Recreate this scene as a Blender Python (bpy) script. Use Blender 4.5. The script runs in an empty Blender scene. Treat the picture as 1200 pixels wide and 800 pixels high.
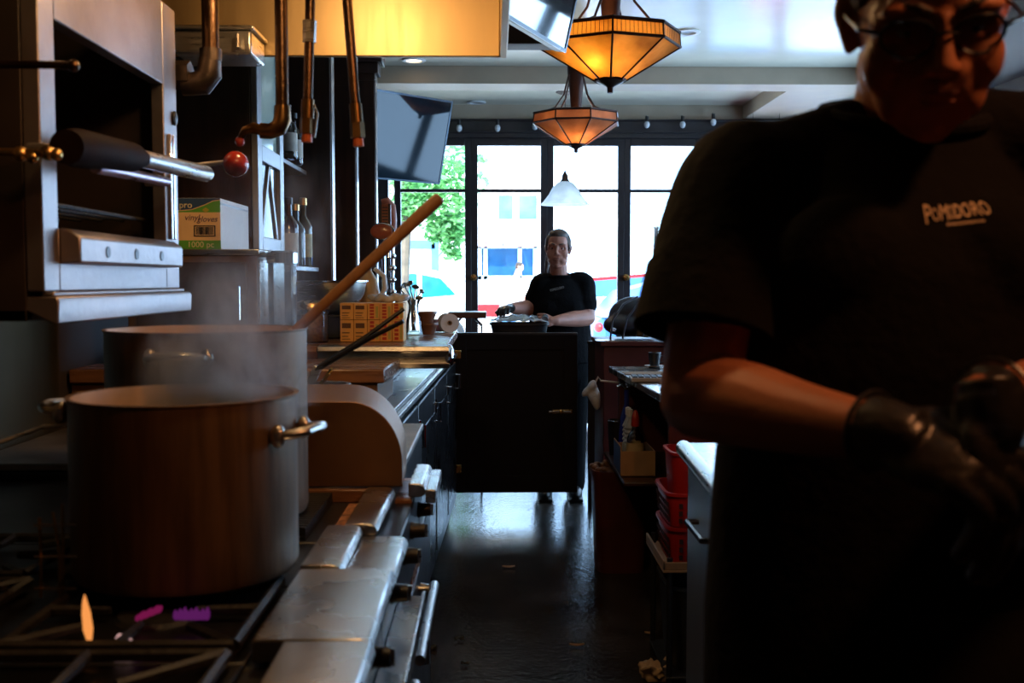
import bpy, bmesh, math, random
from mathutils import Vector, Matrix, Euler
random.seed(7)
SC = bpy.context.scene
COL = SC.collection
V = Vector
R = math.radians
PI = math.pi

# ---------------------------------------------------------------- camera
CAMZ = 1.38
FPX = 1250.0                      # focal length in pixels of the 1200 px wide frame
YAW = math.atan(22 / FPX)
PITCH = math.atan(72 / FPX)
cam_data = bpy.data.cameras.new('camera')
cam = bpy.data.objects.new('camera', cam_data)
COL.objects.link(cam)
cam.location = (0, 0, CAMZ)
cam.rotation_euler = Euler((PI / 2 - PITCH, 0, -YAW), 'XYZ')
cam_data.sensor_width = 36.0
cam_data.lens = FPX / 1200 * 36
cam_data.clip_start = 0.02
cam_data.clip_end = 300
cam_data.dof.use_dof = True
cam_data.dof.focus_distance = 5.0
cam_data.dof.aperture_fstop = 5.6
SC.camera = cam
CR = cam.rotation_euler.to_matrix()

# ---------------------------------------------------------------- sky, sun, exposure
SC.view_settings.view_transform = 'Standard'
SC.view_settings.look = 'None'
SC.view_settings.gamma = 1.0
SC.view_settings.use_curve_mapping = False
SC.view_settings.exposure = 0.0
SC.cycles.use_denoising = True
SC.cycles.max_bounces = 8
SC.cycles.diffuse_bounces = 4
SC.cycles.glossy_bounces = 4
SC.cycles.transparent_max_bounces = 16
SC.cycles.sample_clamp_indirect = 6.0
SC.cycles.caustics_reflective = False
SC.cycles.caustics_refractive = False
SC.cycles.volume_step_rate = 2.0
SC.cycles.volume_max_steps = 128

SKY = 9.5
world = bpy.data.worlds.new('daylight')
SC.world = world
world.use_nodes = True
bg = world.node_tree.nodes['Background']
bg.inputs['Color'].default_value = (0.40, 0.66, 1.0, 1)
bg.inputs['Strength'].default_value = SKY

sun = bpy.data.objects.new('sun', bpy.data.lights.new('sun', 'SUN'))
COL.objects.link(sun)
sun.data.energy = 14.0
sun.data.color = (1.0, 0.95, 0.86)
sun.data.angle = R(0.6)
sun.rotation_euler = V((0.25, 0.8, -0.85)).to_track_quat('-Z', 'Y').to_euler()

def portal(loc, sx, sy, direction):
    l = bpy.data.lights.new('window_portal', 'AREA')
    l.shape = 'RECTANGLE'
    l.size, l.size_y = sx, sy
    l.cycles.is_portal = True
    o = bpy.data.objects.new('window_portal', l)
    COL.objects.link(o)
    o.location = loc
    o.rotation_euler = V(direction).to_track_quat('-Z', 'Y').to_euler()
portal((1.3, 10.12, 1.4), 4.8, 2.7, (0, -1, 0))
portal((3.82, 6.9, 1.75), 5.0, 1.9, (-1, 0, 0))

# ---------------------------------------------------------------- helpers
def at(px, py, d):
    """world point seen at photo pixel (px, py) whose distance along +Y is d"""
    r = CR @ V(((px - 600) / FPX, (400 - py) / FPX, -1))
    r *= d / r.y
    return V((r.x, r.y, CAMZ + r.z))

def atz(px, py, z):
    r = CR @ V(((px - 600) / FPX, (400 - py) / FPX, -1))
    r *= (z - CAMZ) / r.z
    return V((r.x, r.y, z))

OFF = {}

class MB:
    def __init__(s):
        s.bm = bmesh.new()
    def loft(s, rings, cap=True, closed=True, loop=False):
        bm = s.bm
        rv = [[bm.verts.new(p) for p in r] for r in rings]
        n = len(rv[0])
        pairs = list(zip(rv[:-1], rv[1:])) + ([(rv[-1], rv[0])] if loop else [])
        for a, b in pairs:
            for i in range(n if closed else n - 1):
                j = (i + 1) % n
                bm.faces.new((a[i], a[j], b[j], b[i]))
        if cap and not loop:
            if closed:
                bm.faces.new(list(reversed(rv[0])))
                bm.faces.new(rv[-1])
        return s
    def box(s, x0, x1, y0, y1, z0, z1):
        if x0 > x1: x0, x1 = x1, x0
        if y0 > y1: y0, y1 = y1, y0
        if z0 > z1: z0, z1 = z1, z0
        return s.loft([[V((x0, y0, z)), V((x1, y0, z)), V((x1, y1, z)), V((x0, y1, z))] for z in (z0, z1)])
    def obox(s, c, size, rot=None):
        m = (rot if isinstance(rot, Matrix) else Euler(rot or (0, 0, 0)).to_matrix())
        a, b, h = size[0] / 2, size[1] / 2, size[2] / 2
        c = V(c)
        return s.loft([[c + m @ V((x, y, z)) for x, y in ((-a, -b), (a, -b), (a, b), (-a, b))] for z in (-h, h)])
    def tube(s, pts, r, seg=10, cap=True, loop=False, flat=1.0):
        pts = [V(p) for p in pts]
        n = len(pts)
        rr = r if isinstance(r, (list, tuple)) else [r] * n
        rings = []
        up = None
        for i, p in enumerate(pts):
            if loop:
                t = pts[(i + 1) % n] - pts[i - 1]
            else:
                t = (pts[min(i + 1, n - 1)] - pts[max(i - 1, 0)])
            t.normalize()
            if up is None:
                a = V((0, 0, 1)) if abs(t.z) < 0.9 else V((1, 0, 0))
                u = (a - t * a.dot(t)).normalized()
            else:
                u = up - t * up.dot(t)
                u = u.normalized() if u.length > 1e-6 else t.orthogonal().normalized()
            up = u
            w = t.cross(u)
            rings.append([p + (u * math.cos(k * 2 * PI / seg) * flat + w * math.sin(k * 2 * PI / seg)) * rr[i] for k in range(seg)])
        return s.loft(rings, cap=cap, loop=loop)
    def cyl(s, p0, p1, r0, r1=None, seg=20):
        return s.tube([p0, p1], [r0, r0 if r1 is None else r1], seg)
    def lathe(s, prof, c=(0, 0, 0), seg=32, phase=0.0, axis=None):
        """profile of (radius, height); closes on the axis where radius is 0"""
        c = V(c)
        m = Matrix.Identity(3) if axis is None else V(axis).to_track_quat('Z', 'Y').to_matrix()
        bm = s.bm
        prev = None
        for (r, h) in prof:
            if r < 1e-6:
                cur = [bm.verts.new(c + m @ V((0, 0, h)))]
            else:
                cur = [bm.verts.new(c + m @ V((r * math.cos(phase + k * 2 * PI / seg), r * math.sin(phase + k * 2 * PI / seg), h))) for k in range(seg)]
            if prev is not None:
                for k in range(seg):
                    j = (k + 1) % seg
                    if len(prev) == 1 and len(cur) == 1: break
                    if len(prev) == 1: bm.faces.new((prev[0], cur[k], cur[j]))
                    elif len(cur) == 1: bm.faces.new((prev[k], prev[j], cur[0]))
                    else: bm.faces.new((prev[k], prev[j], cur[j], cur[k]))
            prev = cur
        return s
    def ell(s, c, r, rot=None, seg=14):
        if not hasattr(r, '__len__'): r = (r, r, r)
        m = Matrix.Identity(3) if rot is None else (rot if isinstance(rot, Matrix) else Euler(rot).to_matrix())
        c = V(c)
        st = len(s.bm.verts)
        bm = s.bm
        nr = max(6, seg // 2 + 1)
        prev = None
        for i in range(nr + 1):
            th = PI * i / nr
            if i in (0, nr):
                cur = [bm.verts.new(c + m @ V((0, 0, r[2] * math.cos(th))))]
            else:
                cur = [bm.verts.new(c + m @ V((r[0] * math.sin(th) * math.cos(k * 2 * PI / seg), r[1] * math.sin(th) * math.sin(k * 2 * PI / seg), r[2] * math.cos(th)))) for k in range(seg)]
            if prev is not None:
                for k in range(seg):
                    j = (k + 1) % seg
                    if len(prev) == 1: bm.faces.new((prev[0], cur[k], cur[j]))
                    elif len(cur) == 1: bm.faces.new((prev[k], prev[j], cur[0]))
                    else: bm.faces.new((prev[k], prev[j], cur[j], cur[k]))
            prev = cur
        return s
    def prism(s, poly, vec):
        vec = V(vec)
        return s.loft([[V(p) for p in poly], [V(p) + vec for p in poly]])
    def quad(s, *p):
        s.bm.faces.new([s.bm.verts.new(V(q)) for q in p])
        return s
    def build(s, name, mat, parent=None, bevel=0.0, sharp=35, solid=0.0, remesh=0.0, smooth=0, origin=None, sub=0, bseg=2):
        bm = s.bm
        bmesh.ops.recalc_face_normals(bm, faces=bm.faces)
        for f in bm.faces: f.smooth = True
        if not remesh:
            for e in bm.edges:
                if len(e.link_faces) == 2 and e.calc_face_angle(0) > R(sharp): e.smooth = False
        if parent is not None:
            off = OFF[parent.name]
        elif origin is not None:
            off = V(origin)
        else:
            xs = [v.co for v in bm.verts]
            off = V((sum(p.x for p in xs) / len(xs), sum(p.y for p in xs) / len(xs), min(p.z for p in xs)))
        for v in bm.verts: v.co -= off
        me = bpy.data.meshes.new(name)
        bm.to_mesh(me)
        bm.free()
        o = bpy.data.objects.new(name, me)
        COL.objects.link(o)
        if parent is not None: o.parent = parent
        else: o.location = off
        OFF[o.name] = off.copy()
        for m in (mat if isinstance(mat, (list, tuple)) else [mat]):
            me.materials.append(m)
        if remesh:
            md = o.modifiers.new('skin', 'REMESH'); md.mode = 'VOXEL'; md.voxel_size = remesh; md.use_smooth_shade = True
            if smooth:
                md = o.modifiers.new('relax', 'SMOOTH'); md.factor = 0.5; md.iterations = smooth
        if solid:
            md = o.modifiers.new('thickness', 'SOLIDIFY'); md.thickness = solid; md.offset = 0
        if bevel:
            md = o.modifiers.new('bevel', 'BEVEL'); md.width = bevel; md.segments = bseg; md.limit_method = 'ANGLE'; md.angle_limit = R(40)
        if sub:
            md = o.modifiers.new('subsurf', 'SUBSURF'); md.levels = sub; md.render_levels = sub
        return o

def tag(o, label, cat, group=None, kind=None):
    if label: o['label'] = label
    if cat: o['category'] = cat
    if group: o['group'] = group
    if kind: o['kind'] = kind
    return o

def thing(name, label, cat, loc, group=None):
    o = bpy.data.objects.new(name, None)
    o.empty_display_size = 0.05
    COL.objects.link(o)
    o.location = loc
    OFF[o.name] = V(loc)
    return tag(o, label, cat, group)

def struct(o):
    o['kind'] = 'structure'
    return o

def copy_tree(o, parent=None):
    c = o.copy()
    COL.objects.link(c)
    if parent is not None: c.parent = parent
    OFF[c.name] = OFF[o.name]
    for ch in list(o.children): copy_tree(ch, c)
    return c

# ---------------------------------------------------------------- materials
def mat(name, col, rough=0.5, metal=0.0, var=0.2, scale=6.0, bump=0.0, bscale=40.0, stretch=None, rvar=0.1, emit=None, estr=0.0, coat=0.0, spec=None, trans=0.0, sub=0.0, col2=None, detail=4.0):
    m = bpy.data.materials.new(name)
    m.use_nodes = True
    nt = m.node_tree
    N, L = nt.nodes, nt.links
    b = N['Principled BSDF']
    tc = N.new('ShaderNodeTexCoord')
    mp = N.new('ShaderNodeMapping')
    L.new(tc.outputs['Object'], mp.inputs['Vector'])
    if stretch: mp.inputs['Scale'].default_value = stretch
    nz = N.new('ShaderNodeTexNoise')
    nz.inputs['Scale'].default_value = scale
    nz.inputs['Detail'].default_value = detail
    L.new(mp.outputs['Vector'], nz.inputs['Vector'])
    rp = N.new('ShaderNodeValToRGB')
    c1 = [max(0, c * (1 - var)) for c in col]
    c2 = [min(1, c * (1 + var)) for c in col] if col2 is None else col2
    rp.color_ramp.elements[0].position = 0.3
    rp.color_ramp.elements[1].position = 0.7
    rp.color_ramp.elements[0].color = (*c1, 1)
    rp.color_ramp.elements[1].color = (*c2, 1)
    L.new(nz.outputs['Fac'], rp.inputs['Fac'])
    L.new(rp.outputs['Color'], b.inputs['Base Color'])
    b.inputs['Metallic'].default_value = metal
    mr = N.new('ShaderNodeMapRange')
    mr.inputs['To Min'].default_value = max(0.02, rough - rvar)
    mr.inputs['To Max'].default_value = min(1, rough + rvar)
    L.new(nz.outputs['Fac'], mr.inputs['Value'])
    L.new(mr.outputs['Result'], b.inputs['Roughness'])
    if bump:
        n2 = N.new('ShaderNodeTexNoise')
        n2.inputs['Scale'].default_value = bscale
        n2.inputs['Detail'].default_value = 3
        L.new(mp.outputs['Vector'], n2.inputs['Vector'])
        bp = N.new('ShaderNodeBump')
        bp.inputs['Strength'].default_value = bump
        bp.inputs['Distance'].default_value = 0.01
        L.new(n2.outputs['Fac'], bp.inputs['Height'])
        L.new(bp.outputs['Normal'], b.inputs['Normal'])
    if emit:
        b.inputs['Emission Color'].default_value = (*emit, 1)
        b.inputs['Emission Strength'].default_value = estr
    if coat: b.inputs['Coat Weight'].default_value = coat
    if spec is not None: b.inputs['Specular IOR Level'].default_value = spec
    if trans: b.inputs['Transmission Weight'].default_value = trans
    if sub:
        b.inputs['Subsurface Weight'].default_value = sub
        b.inputs['Subsurface Radius'].default_value = (0.02, 0.008, 0.004)
    return m

def pane_mat(name, tint=(1, 1, 1), gloss=0.12, rough=0.02):
    """thin sheet glass: clear with a fresnel sheen"""
    m = bpy.data.materials.new(name); m.use_nodes = True
    nt = m.node_tree; N, L = nt.nodes, nt.links
    N.remove(N['Principled BSDF'])
    tr = N.new('ShaderNodeBsdfTransparent')
    nz = N.new('ShaderNodeTexNoise'); nz.inputs['Scale'].default_value = 3
    rp = N.new('ShaderNodeValToRGB')
    rp.color_ramp.elements[0].color = (*[t * 0.96 for t in tint], 1)
    rp.color_ramp.elements[1].color = (*tint, 1)
    L.new(nz.outputs['Fac'], rp.inputs['Fac']); L.new(rp.outputs['Color'], tr.inputs['Color'])
    gl = N.new('ShaderNodeBsdfGlossy'); gl.inputs['Roughness'].default_value = rough
    fr = N.new('ShaderNodeLayerWeight'); fr.inputs['Blend'].default_value = gloss
    mx = N.new('ShaderNodeMixShader')
    L.new(fr.outputs['Fresnel'], mx.inputs['Fac']); L.new(tr.outputs[0], mx.inputs[1]); L.new(gl.outputs[0], mx.inputs[2])
    L.new(mx.outputs[0], N['Material Output'].inputs['Surface'])
    return m

def lamp_glass(name, col, trans=0.6, col2=None):
    m = bpy.data.materials.new(name); m.use_nodes = True
    nt = m.node_tree; N, L = nt.nodes, nt.links
    N.remove(N['Principled BSDF'])
    nz = N.new('ShaderNodeTexNoise'); nz.inputs['Scale'].default_value = 9; nz.inputs['Detail'].default_value = 5
    tc = N.new('ShaderNodeTexCoord'); L.new(tc.outputs['Object'], nz.inputs['Vector'])
    rp = N.new('ShaderNodeValToRGB')
    rp.color_ramp.elements[0].position = 0.3; rp.color_ramp.elements[1].position = 0.7
    rp.color_ramp.elements[0].color = (*[c * 0.75 for c in col], 1)
    rp.color_ramp.elements[1].color = (*(col2 or col), 1)
    L.new(nz.outputs['Fac'], rp.inputs['Fac'])
    a = N.new('ShaderNodeBsdfDiffuse'); t = N.new('ShaderNodeBsdfTranslucent'); g = N.new('ShaderNodeBsdfGlossy')
    g.inputs['Roughness'].default_value = 0.25
    L.new(rp.outputs['Color'], a.inputs['Color']); L.new(rp.outputs['Color'], t.inputs['Color'])
    m1 = N.new('ShaderNodeMixShader'); m1.inputs['Fac'].default_value = trans
    L.new(a.outputs[0], m1.inputs[1]); L.new(t.outputs[0], m1.inputs[2])
    m2 = N.new('ShaderNodeMixShader'); m2.inputs['Fac'].default_value = 0.05
    L.new(m1.outputs[0], m2.inputs[1]); L.new(g.outputs[0], m2.inputs[2])
    L.new(m2.outputs[0], N['Material Output'].inputs['Surface'])
    return m

def emit_mat(name, col, strength, col2=None, scale=20):
    m = bpy.data.materials.new(name); m.use_nodes = True
    nt = m.node_tree; N, L = nt.nodes, nt.links
    N.remove(N['Principled BSDF'])
    e = N.new('ShaderNodeEmission'); e.inputs['Strength'].default_value = strength
    nz = N.new('ShaderNodeTexNoise'); nz.inputs['Scale'].default_value = scale
    rp = N.new('ShaderNodeValToRGB')
    rp.color_ramp.elements[0].color = (*col, 1); rp.color_ramp.elements[1].color = (*(col2 or col), 1)
    L.new(nz.outputs['Fac'], rp.inputs['Fac']); L.new(rp.outputs['Color'], e.inputs['Color'])
    L.new(e.outputs[0], N['Material Output'].inputs['Surface'])
    return m

STEEL = mat('brushed_steel', (0.50, 0.48, 0.45), 0.30, 1.0, 0.12, 14, 0.06, 90, (1, 1, 12))
STEELY = mat('brushed_steel_ledge', (0.46, 0.43, 0.40), 0.27, 1.0, 0.12, 7, 0.03, 50, detail=6)
DULL = mat('worn_steel', (0.36, 0.32, 0.28), 0.42, 0.9, 0.3, 7, 0.1, 50)
POTM = mat('pot_aluminium', (0.17, 0.095, 0.045), 0.5, 0.55, 0.3, 9, 0.08, 60, (6, 6, 0.6))
CHROME = mat('chrome', (0.75, 0.76, 0.78), 0.10, 1.0, 0.05, 8, rvar=0.04)
BRASS = mat('brass', (0.60, 0.38, 0.14), 0.28, 1.0, 0.2, 20)
COPPER = mat('old_copper_pipe', (0.085, 0.048, 0.028), 0.32, 1.0, 0.3, 25, 0.1, 80)
IRON = mat('cast_iron', (0.022, 0.02, 0.019), 0.55, 0.3, 0.4, 20, 0.25, 80)
BLACK = mat('black_plastic', (0.012, 0.012, 0.013), 0.40, 0, 0.3, 30)
BLACKM = mat('black_enamel', (0.008, 0.008, 0.009), 0.33, 0, 0.3, 6)
DARKWOOD = mat('dark_stained_wood', (0.034, 0.013, 0.008), 0.35, 0, 0.45, 5, 0.08, 30, (8, 8, 0.8))
MAROON = mat('maroon_paint', (0.075, 0.012, 0.010), 0.45, 0, 0.25, 6)
WOOD = mat('pale_wood', (0.27, 0.125, 0.045), 0.5, 0, 0.25, 5, 0.08, 40, (9, 9, 1))
BARWOOD = mat('varnished_bar_wood', (0.22, 0.10, 0.045), 0.28, 0, 0.3, 5, 0.05, 30, (1, 9, 9))
PAINT = mat('ceiling_paint', (0.82, 0.78, 0.64), 0.24, 0, 0.04, 3, 0.02, 60, rvar=.05)
BEAMP = mat('taupe_paint', (0.42, 0.33, 0.24), 0.55, 0, 0.08, 4)
FRAMEP = mat('window_frame_paint', (0.018, 0.014, 0.016), 0.4, 0, 0.2, 5)
WALLD = mat('dark_wall', (0.06, 0.045, 0.04), 0.6, 0, 0.2, 3)
GLASSP = pane_mat('window_glass')
WHITEP = mat('white_plastic', (0.75, 0.76, 0.76), 0.45, 0, 0.05, 5)
REDP = mat('red_plastic', (0.36, 0.012, 0.012), 0.4, 0, 0.15, 8)
CARD = mat('brown_card', (0.38, 0.23, 0.12), 0.75, 0, 0.15, 12)
PAPER = mat('white_paper', (0.75, 0.75, 0.74), 0.7, 0, 0.06, 9)
CLEARG = pane_mat('clear_glass', (0.93, 0.95, 0.95), 0.35, 0.03)
BROWNG = pane_mat('dark_bottle_glass', (0.25, 0.14, 0.07), 0.4, 0.03)
# ================================================================ THE SETTING
XL, XR, YB, YF, ZC = -1.32, 3.7, -1.7, 10.0, 3.0
FLOORM = mat('dark_concrete', (0.030, 0.023, 0.018), 0.21, 0, 0.7, 3.2, 0.20, 45, rvar=0.10, detail=10, spec=.30)
struct(MB().box(XL - .1, XR + .1, YB - .1, YF + .1, -0.1, 0).build('floor', FLOORM))
struct(MB().box(XL - .1, XR + .1, YB - .1, YF + .1, ZC, ZC + .1).build('ceiling', PAINT))
struct(MB().box(XL - .1, XL, YB - .1, YF + .1, 0, ZC).build('wall_left', WALLD))
w = MB()
w.box(XR, XR + .1, YB - .1, 4.4, 0, ZC).box(XR, XR + .1, 9.4, YF + .1, 0, ZC).box(XR, XR + .1, 4.4, 9.4, 0, 0.8).box(XR, XR + .1, 4.4, 9.4, 2.7, ZC)
struct(w.build('wall_right', WALLD))
struct(MB().box(XL, XR, YB - .1, YB, 0, ZC).build('wall_back', WALLD))
# front wall: painted band over the glazed doors, dark posts at its ends
WX = [at(px, 300, YF).x for px in (462.5, 552.5, 641, 731, 820.5, 910, 999.5)]
w = MB().box(XL, XR, YF - .0195, YF + .1, 2.7005, ZC)
struct(w.build('wall_front', BEAMP))
w = MB().box(XL, WX[0] - .055, YF - .02, YF + .1, 0, 2.86).box(WX[-1] + .055, XR, YF - .02, YF + .1, 0, 2.86)
struct(w.build('wall_front_panels', FRAMEP, bevel=.004))
w = MB().box(XL, XR, YF - .06, YF - .021, 2.69, 2.86).box(XL, XR, YF - .09, YF - .061, 2.735, 2.75).box(XL, XR, YF - .09, YF - .061, 2.845, 2.86)
struct(w.build('trim_1', FRAMEP, bevel=.003))
# six glazed folding doors
for i in range(6):
    a, b = WX[i], WX[i + 1]
    f = MB()
    for x0, x1 in ((a, a + .06), (b - .06, b)): f.box(x0, x1, YF - .02, YF + .05, 0.03, 2.70)
    f.box(a + .06, b - .06, YF - .02, YF + .05, 2.625, 2.70).box(a + .06, b - .06, YF - .02, YF + .05, 0.03, 0.62)
    f.box(a + .06, b - .06, YF - .01, YF + .04, 2.195, 2.225)
    fo = struct(f.build('window_%d' % (i + 1), FRAMEP, bevel=.004, origin=((a + b) / 2, YF, .03)))
    for z0, z1 in ((2.225, 2.625), (0.62, 2.195)):
        MB().box(a + .06, b - .06, YF + .012, YF + .018, z0, z1).build('pane', GLASSP, fo)
    if i in (1, 3):
        kx = a + .0
        MB().lathe([(0, 0), (.03, 0), (.03, .012), (.012, .016), (.012, .04), (.026, .045), (.026, .06), (0, .065)], (kx + .02, YF - .02, at(517, 325, YF).z), 16, axis=(0, -1, 0)).build('door_knob', BRASS, fo)
# windows in the side wall
for k in range(6):
    y0, y1 = 4.4 + k * 5 / 6, 4.4 + (k + 1) * 5 / 6
    f = MB()
    for a, b in ((y0 + .001, y0 + .05), (y1 - .05, y1 - .001)): f.box(XR + .02, XR + .08, a, b, .8, 2.7)
    f.box(XR + .02, XR + .08, y0 + .05, y1 - .05, .8, .87).box(XR + .02, XR + .08, y0 + .05, y1 - .05, 2.63, 2.7).box(XR + .03, XR + .07, y0 + .05, y1 - .05, 2.1, 2.13)
    fo = struct(f.build('window_%d' % (7 + k), FRAMEP, bevel=.004, origin=(XR + .05, (y0 + y1) / 2, .8)))
    for z0, z1 in ((.87, 2.1), (2.13, 2.63)):
        MB().box(XR + .047, XR + .053, y0 + .05, y1 - .05, z0, z1).build('pane', GLASSP, fo)
# ceiling beam, boxed duct, bulkhead
struct(MB().box(XL, XR, 8.2, 8.5, 2.868, ZC).build('trim_2', BEAMP, bevel=.004))
struct(MB().box(2.32, 2.9, 8.5, YF - .02, 2.87, ZC).build('trim_3', BEAMP, bevel=.004))
struct(MB().box(2.9, XR, -1.7, 8.2, 2.80, ZC).build('trim_4', WALLD, bevel=.004))
struct(MB().box(-.05, .245, 4.15, 4.27, 2.285, ZC).build('trim_5', mat('brown_bulkhead', (.05, .025, .012), .5, 0, .2, 4), bevel=.004))
# street outside
GROUND = mat('street_concrete', (0.80, 0.76, 0.68), .8, 0, .1, 2, .1, 20)
g = MB().box(-40, 40, YF + .1, 70, -.35, -.02)
struct(g.build('pavement', GROUND, origin=(0, 20, -.35)))
# ================================================================ OUTSIDE THE WINDOWS
STUCCO = mat('white_stucco', (.82, .81, .78), .8, 0, .05, 2, .1, 30)
SHOPG = mat('shop_glass', (.012, .06, .14), .12, 0, .5, 1.2)
BLUEP = mat('blue_paint', (.05, .16, .32), .5, 0, .2, 3)
PINK = mat('pink_awning_cloth', (.32, .17, .18), .8, 0, .15, 6)
def facade():
    y = 27.0
    x0, x1 = -9.0, at(641, 300, y).x
    t = thing('shop_building', 'low white shop building across the street behind the tree and cars', 'building', (-3, y, -.02))
    zt = at(600, 200, y).z
    MB().box(x0, x1, y, y + 6, -.02, zt).build('wall', STUCCO, t, bevel=.03)
    MB().box(x0 - .1, x1 + .1, y - .15, y, zt - .18, zt + .1).build('cornice', STUCCO, t, bevel=.02)
    for (p0, p1, q0, q1) in ((584, 601, 229, 257), (608, 629, 229, 257)):
        a, b = at(p0, q1, y), at(p1, q0, y)
        f = MB().box(a.x - .05, b.x + .05, y - .06, y, a.z - .05, b.z + .05).build('window', STUCCO, t, bevel=.01)
        MB().box(a.x, b.x, y - .08, y - .061, a.z, b.z).build('pane', mat('upper_window_glass', (.07, .18, .20), .1, 0, .7, 1.5), f)
    a, b = at(562, 323, y), at(628, 291, y)
    f = MB()
    for p in (562, 569, 609, 627): 
        x = at(p, 300, y).x; f.box(x - .05, x + .05, y - .1, y, -.1, b.z + .05)
    f.box(a.x - .05, b.x + .05, y - .1, y, b.z, b.z + .12).box(a.x - .05, b.x + .05, y - .1, y, a.z - .1, a.z)
    fo = f.build('shopfront', mat('shopfront_frame', (.45, .62, .75), .5, 0, .1, 3), t)
    MB().box(a.x, b.x, y - .05, y - .02, a.z, b.z).build('pane', SHOPG, fo)
    for (p0, p1) in ((561, 569), (570, 588), (590, 610), (613, 626)):
        a, b = at(p0, 289, y), at(p1, 276, y)
        MB().prism([(a.x, y, b.z), (a.x, y, a.z), (a.x, y - .5, a.z - .02), (a.x, y - .5, a.z + .05)], (b.x - a.x, 0, 0)).build('awning', PINK, t)
    a, b = at(474, 316, y), at(510, 286, y)
    f = MB()
    for x in (a.x, b.x): f.box(x - .09, x + .09, y - .12, y, -.1, b.z + .1)
    f.box(a.x, b.x, y - .12, y, b.z - .12, b.z + .1)
    fo = f.build('shop_doorway', BLUEP, t)
    MB().box(a.x, b.x, y - .05, y - .01, -.1, b.z).build('pane', mat('pale_shop_glass', (.5, .62, .66), .2, 0, .2, 1), fo)
facade()

def street_tree():
    c = at(502, 222, 16.5)
    t = thing('street_tree', 'green leafy street tree beyond the window nearest the hanging screen', 'tree', (c.x - .4, c.y, -.02))
    tr = MB().tube([(c.x - .4, c.y, -.02), (c.x - .42, c.y, 1.2), (c.x - .35, c.y, 2.4), (c.x - .1, c.y, 3.6)], [.13, .11, .09, .05], 10)
    for k in range(5):
        a = k * 1.3
        tr.tube([(c.x - .36, c.y, 2.2 + .2 * k), (c.x - .3 + .5 * math.cos(a), c.y + .5 * math.sin(a), 2.7 + .2 * k)], [.045, .02], 6)
    tr.build('trunk', mat('bark', (.12, .09, .06), .9, 0, .3, 8), t)
    f = MB()
    rnd = random.Random(3)
    clumps = [(at(px, py, 16.5 + rnd.uniform(-.4, .4)), r) for px, py, r in ((488, 236, .30), (505, 245, .34), (520, 258, .32), (530, 272, .30), (527, 289, .20), (500, 222, .4), (536, 240, .3), (515, 215, .5), (480, 212, .5), (540, 205, .45), (500, 190, .6), (532, 262, .25), (534, 297, .12), (470, 245, .25), (512, 272, .2))]
    for c0, r in clumps:
        for k in range(int(520 * r)):
            d = V((rnd.gauss(0, 1), rnd.gauss(0, 1), rnd.gauss(0, 1))).normalized() * r * rnd.random() ** .4
            p = c0 + d
            m = Euler((rnd.uniform(-.9, .9), rnd.uniform(-.9, .9), rnd.uniform(0, 6.3))).to_matrix()
            s = rnd.uniform(.045, .085)
            f.quad(p + m @ V((-s, 0, 0)), p + m @ V((0, -s * .55, 0)), p + m @ V((s * 1.2, 0, .01)), p + m @ V((0, s * .55, 0)))
    LEAF = lamp_glass('leaf', (.10, .34, .10), .5, (.22, .5, .16))
    f.build('foliage', LEAF, t)
street_tree()

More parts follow.
